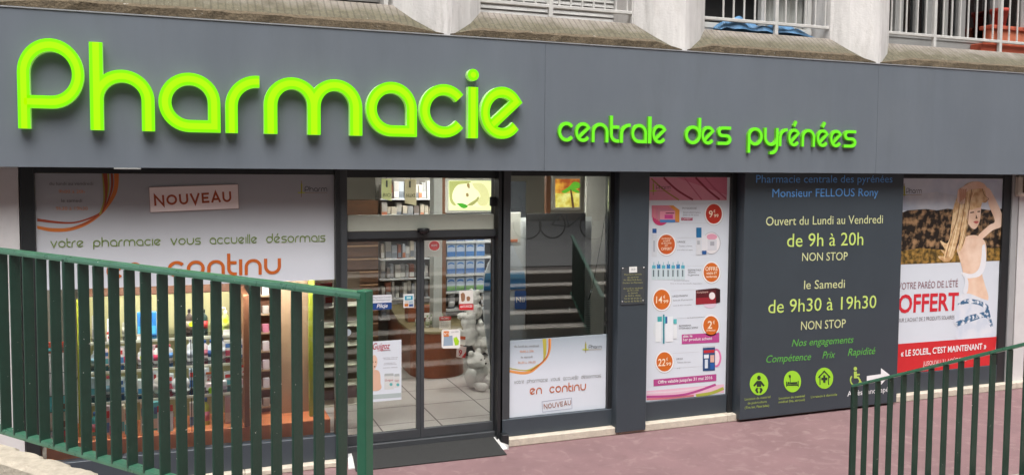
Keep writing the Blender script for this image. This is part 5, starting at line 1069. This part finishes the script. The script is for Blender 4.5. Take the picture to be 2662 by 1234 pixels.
# teddy bears
M_PLUSH = mat('white_plush', rgb(212, 210, 206), .95, .08, 22, bump=.8, bs=120)
def teddy(x, y, z, s, rz, label):
    t = thing('teddy_bear', label, 'soft toy', (x, y, z), rz, 'white teddy bears inside the door')
    b = MB()
    b.ball((0, 0, .15), .15, (1, .85, 1.05)).ball((0, -.02, .36), .125, (1.05, .95, .95)).ball((-.09, 0, .47), .045).ball((.09, 0, .47), .045).ball((0, -.12, .33), .055, (1.1, 1, .8))
    for sx in (-1, 1): b.ball((sx*.15, -.06, .2), .06, (.8, 1.2, 1.5)).ball((sx*.11, -.17, .06), .07, (.9, 1.6, .9))
    me_o = b.build('body', M_PLUSH, t, local=True)
    bm = bmesh.new(); bm.from_mesh(me_o.data)
    md = me_o.modifiers.new('r', 'REMESH'); md.mode = 'VOXEL'; md.voxel_size = .014; md.use_smooth_shade = True
    sm_ = me_o.modifiers.new('s', 'SMOOTH'); sm_.iterations = 4; bm.free()
    tx = bpy.data.textures.get('crumple') or bpy.data.textures.new('crumple', 'CLOUDS'); tx.noise_scale = .07; tx.noise_depth = 2
    dp = me_o.modifiers.new('d', 'DISPLACE'); dp.texture = tx; dp.strength = .02; dp.mid_level = .5; dp.texture_coords = 'GLOBAL'
    f = MB(); f.ball((0, -.172, .345), .018, (1.2, .6, .8)).ball((-.045, -.128, .395), .011).ball((.045, -.128, .395), .011); f.build('face', mat('black_bead', rgb(20, 18, 18), .2, .02, 3), t, local=True)
    t.scale = (s, s, s); return t
teddy(3.28, 1.75, .131, .92, rad(40), 'white plush teddy bear lowest in the stack, turned sideways, inside the door')
teddy(3.42, 1.95, .50, .82, rad(75), 'white plush teddy bear in the middle of the stack inside the door')
teddy(3.26, 1.9, .62, .78, rad(200), 'white plush teddy bear showing its back, second from the top, inside the door')
teddy(3.36, 2.0, .92, .74, rad(-70), 'white plush teddy bear on top of the stack inside the door')
tp = thing('price_card', 'small pinkish card with red figure 9 hung on the teddy bears', 'price card', (3.0, 1.5, .9))
a = z9(770, 348); YT9 = 1.45
flat('card', [z9(776, 345), z9(838, 356), z9(830, 432), z9(770, 420)], YT9, pr(224, 200, 196), tp); text(tp, '9', z9(784, 412), z9(806, 414), 15, YT9-.003, pr(196, 40, 44), .02); flat('corner', [z9(836, 385), z9(830, 428), z9(806, 424)], YT9-.003, pr(206, 50, 50), tp); 
flat('ticket', [z9(796, 280), z9(832, 284), z9(830, 345), z9(794, 340)], YT9+.01, pr(226, 216, 206), tp); flat('ticket_band', [z9(798, 284), z9(832, 288), z9(831, 308), z9(797, 304)], YT9+.007, pr(206, 90, 50), tp)
box('plush_crate', mat('clear_plastic_crate', rgb(176, 174, 168), .3, .04, 4), 3.1, 3.75, 1.6, 2.2, .131, .16, ct, 0) if False else None
# giant bottle standee behind the right door jamb
YZ = .42
xa, xb = WX(1257, 900, YZ), WX(1366, 700, YZ); xm = (xa+xb)/2; zt = WZ(1320, 552, YZ); zb = .132
bs_ = thing('bottle_standee', 'giant white and blue bottle shaped cut out behind the right door jamb', 'standee', (xm, YZ, zb))
hw = (xb-xa)/2
prof = [(.30, zb), (.36, zb+.1), (.55, zb+.4), (.8, zb+.75), (1.0, zb+1.1), (1.0, zb+1.45), (.92, zb+1.58), (.7, zb+1.7), (.4, zb+1.8), (.36, zb+1.85)]
def sidex(z):
    for (r0, z0), (r1, z1) in zip(prof, prof[1:]):
        if z0 <= z <= z1: return hw*(r0+(r1-r0)*(z-z0)/(z1-z0))
    return hw*.36
def slab(z0, z1, Y, m, nm, k=1.0, th=.02):
    zs = [z0+(z1-z0)*i/14 for i in range(15)]; MB().prism([(xm-sidex(z)*k, z) for z in zs]+[(xm+sidex(z)*k, z) for z in reversed(zs)], 'y', Y, Y+th).build(nm, m, bs_)
slab(zb, zb+.42, YZ, pr(36, 112, 176), 'blue_foot'); slab(zb+.421, prof[-1][1], YZ, pr(206, 214, 220), 'body')
zq0, zq1 = WZ(1340, 751, YZ), WZ(1340, 707, YZ); slab(zq0, zq1, YZ-.003, pr(50, 128, 186), 'band', 1.0, .002); slab(zq0+.11, zq1, YZ-.0045, pr(90, 160, 206), 'band_light', 1.0, .001) 
box('cap', pr(206, 206, 196), xm-hw*.55, xm+hw*.75, YZ, YZ+.02, prof[-1][1]-.02, zt, bs_, .004); box('cap_ring', pr(196, 110, 60), xm-hw*.5, xm+hw*.6, YZ-.004, YZ, prof[-1][1]+.02, prof[-1][1]+.05, bs_, 0)
box('foot', M_BLACK, xm-hw*.5, xm+hw*.3, YZ-.06, YZ+.1, .1305, .17, bs_, .004)
flat('logo', rrect(1338, 755, 1368, 803, 4, lambda x, y: (x, y)), YZ-.006, pr(30, 96, 180), bs_); text(bs_, 'Nu', (1342, 786), (1364, 784), 14, YZ-.008, WHT, .01)
# measuring panel and dark board in the middle window
ruler = thing('measuring_board', 'pale height chart board with ruler ticks behind the dark panel of the middle window', 'board', (3.7, .5, .3))
YA = .5
a = IB(1326, 1538, 560, 905, YA); box('board', pr(204, 208, 208), a[0], a[1], YA+.02, YA+.03, .3, a[3]-.02, ruler, 0)
for k in range(26):
    y = 770+4.8*k
    flats('tick', [rect(1530-(6 if k % 5 else 9), y, 1536, y+1), rect(1329, y, 1333+(0 if k % 5 else 4), y+1)], YA+.018, pr(70, 74, 80), ruler)
db = thing('dark_panel', 'black panel hanging behind the middle window with a pen on a string beside it', 'panel', (3.6, .45, .8))
a = IB(1368, 1521, 554, 850, YA-.05); box('board', mat('black_board', rgb(34, 33, 33), .6, .1, 3), a[0], a[1], YA-.05, YA-.03, a[2], a[3], db, .003)
p0, p1 = P3(z10(780, 220), .3), P3(z10(664, 890), .3)
pen = thing('hanging_pen', 'black pen hanging on a slanting string in the middle window', 'pen', tuple(p1))
MB().tube([p0, p0.lerp(p1, .5)+Vector((.01, 0, 0)), p1], .003, 6).build('string', M_BLACK, pen); MB().tube([P3(z10(660, 895), .3), P3(z10(640, 968), .3)], [.009, .006], 8).build('barrel', M_BLACK, pen)
db_k = tag(MB().ball(P3(z10(502, 1036), YA-.07), .018, (1, .4, 1)).build('key_hook', mat('chrome_hook', rgb(190, 190, 188), .25, .05, 6, metal=.7)), 'small round chrome hook on the lower part of the dark panel', 'hook')
a = IB(1522, 1600, 440, 900, .7); tag(box('partition', pr(186, 184, 176), a[0], a[1], .7, .74, .131, 2.94, None, .003), 'pale narrow partition behind the right side of the middle window', 'partition')
# lit boxes
M_LBF = emit('lightbox_pale', (.66, .70, .36), .72)
lb1 = thing('light_box', 'backlit pale green picture of a face above the right door leaf', 'light box', (3.0, 2.0, 2.4)); YX = 2.0
box('frame', pr(206, 204, 196), *IB(1163, 1292, 464, 553, YX)[:2], YX+.004, YX+.1, *IB(1163, 1292, 464, 553, YX)[2:], lb1, .004)
flat('lit_panel', [z8(925, 128), z8(1316, 128), z8(1316, 376), z8(925, 374)], YX, M_LBF, lb1)
g8 = lambda L, n=5: [z8(*p) for p in smoothpts(L+[L[0]], n)[:-1]]
flat('lit_face', g8([(945, 215), (975, 165), (1060, 150), (1150, 150), (1215, 185), (1255, 240), (1262, 280), (1240, 330), (1190, 352), (1120, 340), (1060, 352), (1000, 330), (955, 280)]), YX-.003, emit('lightbox_cream', (.72, .72, .42), .75), lb1)
flat('lit_hair', g8([(928, 132), (1040, 130), (1110, 134), (1080, 150), (1010, 160), (975, 190), (955, 240), (958, 290), (985, 330), (960, 330), (932, 280)]), YX-.005, emit('lightbox_olive', (.34, .36, .12), .6), lb1)
flat('lit_cheek', g8([(1120, 150), (1200, 150), (1248, 200), (1264, 262), (1255, 310), (1225, 340), (1180, 330), (1160, 290), (1190, 262), (1170, 215), (1140, 190)]), YX-.0055, emit('lightbox_sand', (.56, .54, .26), .7), lb1)
flat('lit_shadow', g8([(1075, 335), (1110, 310), (1150, 285), (1170, 262), (1178, 275), (1160, 305), (1120, 335)]), YX-.007, emit('lightbox_shadow', (.3, .3, .1), .6), lb1)
flats('lit_features', [g8([(1068, 235), (1086, 232), (1092, 256), (1074, 262)]), g8([(1075, 155), (1096, 150), (1100, 190), (1082, 182)])], YX-.008, emit('lightbox_brown', (.28, .2, .07), .5), lb1)
flat('lit_leaf', g8([(990, 318), (1040, 318), (1085, 340), (1060, 358), (1030, 352)]), YX-.008, emit('lightbox_green', (.05, .28, .02), .6), lb1)
lb2 = thing('light_box', 'backlit orange and green palm tree picture in the top of the middle window', 'light box', (4.2, 1.6, 2.4)); YX2 = 1.6
a = IB(1434, 1511, 458, 546, YX2); box('frame', pr(186, 180, 168), a[0], a[1], YX2+.004, YX2+.1, a[2], a[3], lb2, .004); box('side_post', M_WOOD, a[0]-.07, a[0]-.01, YX2, YX2+.06, a[2]-.05, 2.9, lb2, .003)
def emitmix(name, c1, c2, c3, sc, s):
    m = bpy.data.materials.new(name); m.use_nodes = True; t = m.node_tree; n = t.nodes; b = n['Principled BSDF']; tc = n.new('ShaderNodeTexCoord'); nz = n.new('ShaderNodeTexNoise'); nz.inputs['Scale'].default_value = sc; nz.inputs['Detail'].default_value = 5
    cr = n.new('ShaderNodeValToRGB'); cr.color_ramp.elements[0].position = .38; cr.color_ramp.elements[0].color = (*c1, 1); cr.color_ramp.elements[1].position = .62; cr.color_ramp.elements[1].color = (*c3, 1); e = cr.color_ramp.elements.new(.5); e.color = (*c2, 1)
    t.links.new(tc.outputs['Object'], nz.inputs[0]); t.links.new(nz.outputs[0], cr.inputs[0]); t.links.new(cr.outputs[0], b.inputs['Emission Color']); t.links.new(cr.outputs[0], b.inputs['Base Color']); b.inputs['Emission Strength'].default_value = s; return m
flat('lit_sunset', [z10(398, 98), z10(575, 98), z10(573, 200), z10(398, 200)], YX2, emitmix('lit_sunset', (.30, .06, .01), (.55, .22, .03), (.7, .42, .05), 7, .6), lb2)
flat('lit_sand', [z10(398, 200), z10(573, 200), z10(572, 300), z10(400, 302)], YX2, emitmix('lit_sand', (.45, .32, .03), (.62, .52, .10), (.7, .66, .22), 9, .6), lb2)
h10 = lambda L, n=4: [z10(*p) for p in smoothpts(L+[L[0]], n)[:-1]]
flats('lit_palm', [h10([(440, 190), (500, 150), (530, 120), (570, 125), (574, 160), (520, 175), (470, 200)]), h10([(500, 175), (545, 170), (573, 190), (560, 200), (520, 185)])], YX2-.004, emit('lit_palm', (.10, .36, .02), .6), lb2)
flat('lit_trunk', h10([(505, 175), (516, 180), (528, 240), (534, 300), (520, 300), (512, 240)]), YX2-.006, emit('lit_trunk', (.1, .05, .02), .5), lb2)
# hanging banners and cream boxes above the door
for k, (x0, x1, y0, y1, c_, lb_, tx) in enumerate(((362, 445, 112, 298, (206, 212, 150), 'narrow pale lime hanging banner above the left door leaf', 'BIO'), (556, 652, 116, 336, (206, 196, 160), 'narrow cream hanging banner above the centre of the door', 'NUXE'))):
    t = thing('hanging_banner', lb_, 'banner', tuple(P3(z8((x0+x1)/2, y1), 3.4)))
    f3 = [P3(z8(*p), 3.4) for p in ((x0, y0), (x1, y0), (x1, y1), (x0, y1-20))]
    MB().face(f3).face([v+Vector((0, .01, 0)) for v in reversed(f3)]).build('cloth', pr(*c_), t); text(t, tx, z8(x0+12, y0+150), z8(x1-8, y0+150), 9, 3.39, pr(90, 90, 60)); flat('mark', [z8(x0+36, y0+15), z8(x0+50, y0+15), z8(x0+50, y0+70), z8(x0+36, y0+70)], 3.39, pr(70, 76, 70), t)
    MB().tube([P3(z8((x0+x1)/2, y0), 3.4), P3(z8((x0+x1)/2, y0), 3.4)+Vector((0, 0, .5))], .004, 6).build('cord', M_BLACK, t)
a = IB(1128, 1150, 464, 552, 2.6); tag(box('ceiling_column', pr(170, 172, 168), a[0], a[1], 2.6, 2.8, .131, 2.95, None, .004), 'pale square column inside the shop left of the green light box', 'column')
# added lamps out of view that brighten the shop and the display
M_FILL = emit('added_shop_lamp', (1, .96, .9), 36.0); M_FILL2 = emit('added_display_lamp', (1, .97, .93), 70.0)
for k, (x, y, pos) in enumerate(((-.75, .07, 'over the left end of the window display'), (-.05, .07, 'over the middle of the window display'), (.72, .07, 'over the right half of the window display'), (2.2, 1.6, 'just inside the sliding door'), (3.42, .22, 'behind the middle window'), (3.4, 4.2, 'over the counter'), (3.9, 2.4, 'over the teddy bears'), (6.5, 3.5, 'over the right half of the shop'))):
    t = thing('added_ceiling_light', 'added white ceiling light out of view, %s' % pos, 'ceiling light', (x, y, 2.94), group='ceiling lights added inside the shop')
    k_ = .3 if y < .1 else 1
    box('frame', M_WFR, x-.3, x+.3, y-.15*k_, y+.15*k_, 2.925, 2.949, t, .004); box('diffuser', M_FILL2 if x < 1 else M_FILL, x-.27, x+.27, y-.12*k_, y+.12*k_, 2.918, 2.924, t, 0)

# =================================================================== GREEN FENCES
def fence(label, A, Bp, n, zt0, zt1, zb0, zb1, endpost, second=None, name='metal_fence'):
    A, Bp = Vector((*A, 0)), Vector((*Bp, 0)); Lg = (Bp-A).length; ang = math.atan2(Bp.y-A.y, Bp.x-A.x)
    t = thing(name, label, 'fence', tuple(A), ang, 'green metal fences in front of the shop')
    def slopebar(nm, za, zb, hw, th):
        b = MB(); P = [(0, -hw, za), (0, hw, za), (Lg, hw, zb), (Lg, -hw, zb)]; Q = [(x, y, z+th) for x, y, z in P]; Rr = [(x, y*.86, z+th+.002) for x, y, z in Q]
        b.face(P).face(list(reversed(Rr)))
        for i in range(4):
            j = (i+1) % 4; b.face([P[i], P[j], Q[j], Q[i]]); b.face([Q[i], Q[j], Rr[j], Rr[i]])
        return b.build(nm, mat('sky_lit_rail_paint', rgb(62, 108, 86), .28, .2, 12, bump=.06, bs=60, chips=((.55, .55, .5), 38, .70)), t, local=True)  # lighter green paints in the sky's highlight on the rails; pale chips are wear
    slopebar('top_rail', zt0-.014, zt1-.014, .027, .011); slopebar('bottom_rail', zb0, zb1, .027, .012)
    for i in range(n):
        u = (i+1)/n if not second else (i+second)/n; x = Lg*u; za = zb0+(zb1-zb0)*u+.013; zc = zt0+(zt1-zt0)*u-.015
        if endpost and x > Lg-.05: continue
        MB().box(x-.006, x+.006, -.028, .028, za, zc, 0, .0025).build('bar', M_GREEN, t, local=True)
    return t, Lg
FA, FB = Vector((-1.26, -2.32, 0)), Vector((.65, -4.76, 0))
ft, FL = fence('green barred fence on the kerb at the left, running up to a thick end post', FA[:2], FB[:2], 26, 2.317, 2.273, 1.325, 1.325, True)
MB().box(FL-.022, FL+.024, -.024, .024, .95, 2.292, 0, .004).build('end_post', mat('lit_green_post_paint', rgb(38, 94, 70), .34, .1, 9, chips=((.6, .6, .55), 40, .75)), ft, local=True)  # brighter than the bars: the light on the post's face is in the colour
MB().box(1.18, 1.195, -.03, .03, 1.338, 2.3, 0, .003).build('stay_bar', M_GREEN, ft, local=True)
ft2, FL2 = fence('green barred stair railing sloping down at the lower right', (5.075, -2.565), (5.18, -4.245), 14, 1.035, 1.751, .14, .852, False, .02)
MB().box(-.006, .02, -.028, .028, .003, 1.03, 0, .003).build('end_post', M_GREEN, ft2, local=True)
# kerb wall under the left fence
d = (FB-FA).normalized(); nn = Vector((d.y, -d.x, 0));
if nn.y > 0: nn = -nn
kb = thing('kerb_wall', 'weathered concrete kerb below the left green fence', 'kerb', tuple(FA))
far, near, rows = [], [], []
N = 80
for i in range(N+1):
    p = FA+d*(-.6+(FL+.6)*i/N); j = random.random()
    e = p+nn*(.012+.022*(i % 5 == 0)+.016*j)
    rows.append([(p.x+nn.x*.05, p.y+nn.y*.05, 0.003), (e.x, e.y, 1.16), (e.x, e.y, 1.262+.01*j), (e.x+nn.x*.02, e.y+nn.y*.02, 1.278), (p.x+nn.x*.165, p.y+nn.y*.165, 1.278+.004*j), (p.x+nn.x*.185, p.y+nn.y*.185, 1.262), (p.x+nn.x*.19, p.y+nn.y*.19, 1.0)])
MB().grid(list(map(list, zip(*rows))), smooth=False).build('coping', M_KERB, kb)


# =================================================================== THE STREET BEHIND THE CAMERA (seen only in the glass)
ob = thing('apartment_building', 'plain dark brick building across the street, mirrored in the shop glass', 'building', (0, -19, 0))
box('wall', mat('dark_brick', rgb(110, 96, 88), .85, .12, 3), -40, 50, -22, -19, 0, 19, ob, 0)
for i in range(14): box('window', mat('far_window', rgb(60, 66, 74), .2, .1, 3), -18+3.2*i, -16.6+3.2*i, -18.99, -18.9, 4.2, 6.2, ob, 0)
for i in range(14): box('shop_opening', M_DARKROOM, -18.4+3.2*i, -16.0+3.2*i, -18.99, -18.9, 1.1, 3.4, ob, 0)
def bicycle(x, y, rz, label):
    t = thing('bicycle', label, 'bicycle', (x, y, 1.1), rz, 'bicycles across the street')
    M_T = mat('bike_tyre', rgb(30, 30, 30), .7, .05, 4); M_F = mat('bike_frame', rgb(60, 62, 70), .3, .05, 4)
    for wx in (-.52, .52): MB().tube([(wx+.33*math.cos(a*PI/12), 0, .34+.33*math.sin(a*PI/12)) for a in range(25)], .018, 6, cap=False).build('wheel', M_T, t, local=True)
    fr = MB()
    for p, q_ in (((-.52, 0, .34), (-.1, 0, .3)), ((-.1, 0, .3), (-.22, 0, .85)), ((-.22, 0, .75), (.38, 0, .78)), ((-.1, 0, .3), (.38, 0, .7)), ((.52, 0, .34), (.36, 0, .95)), ((-.52, 0, .34), (-.2, 0, .74))): fr.tube([p, q_], .017, 6)
    fr.build('frame', M_F, t, local=True); MB().tube([(.3, -.28, 1.02), (.36, -.1, .98), (.36, .1, .98), (.3, .28, 1.02)], .014, 6).build('handlebar', M_F, t, local=True); MB().box(-.34, -.1, -.06, .06, .86, .91, 0, .02).build('saddle', M_T, t, local=True)
for k, (x, rz) in enumerate(((4.6, .5), (6.0, .35), (7.6, .6), (9.4, .45))): bicycle(x, -11.5-.3*(k % 2), rz, '%s parked bicycle from the left mirrored in the middle window' % ORD[k])
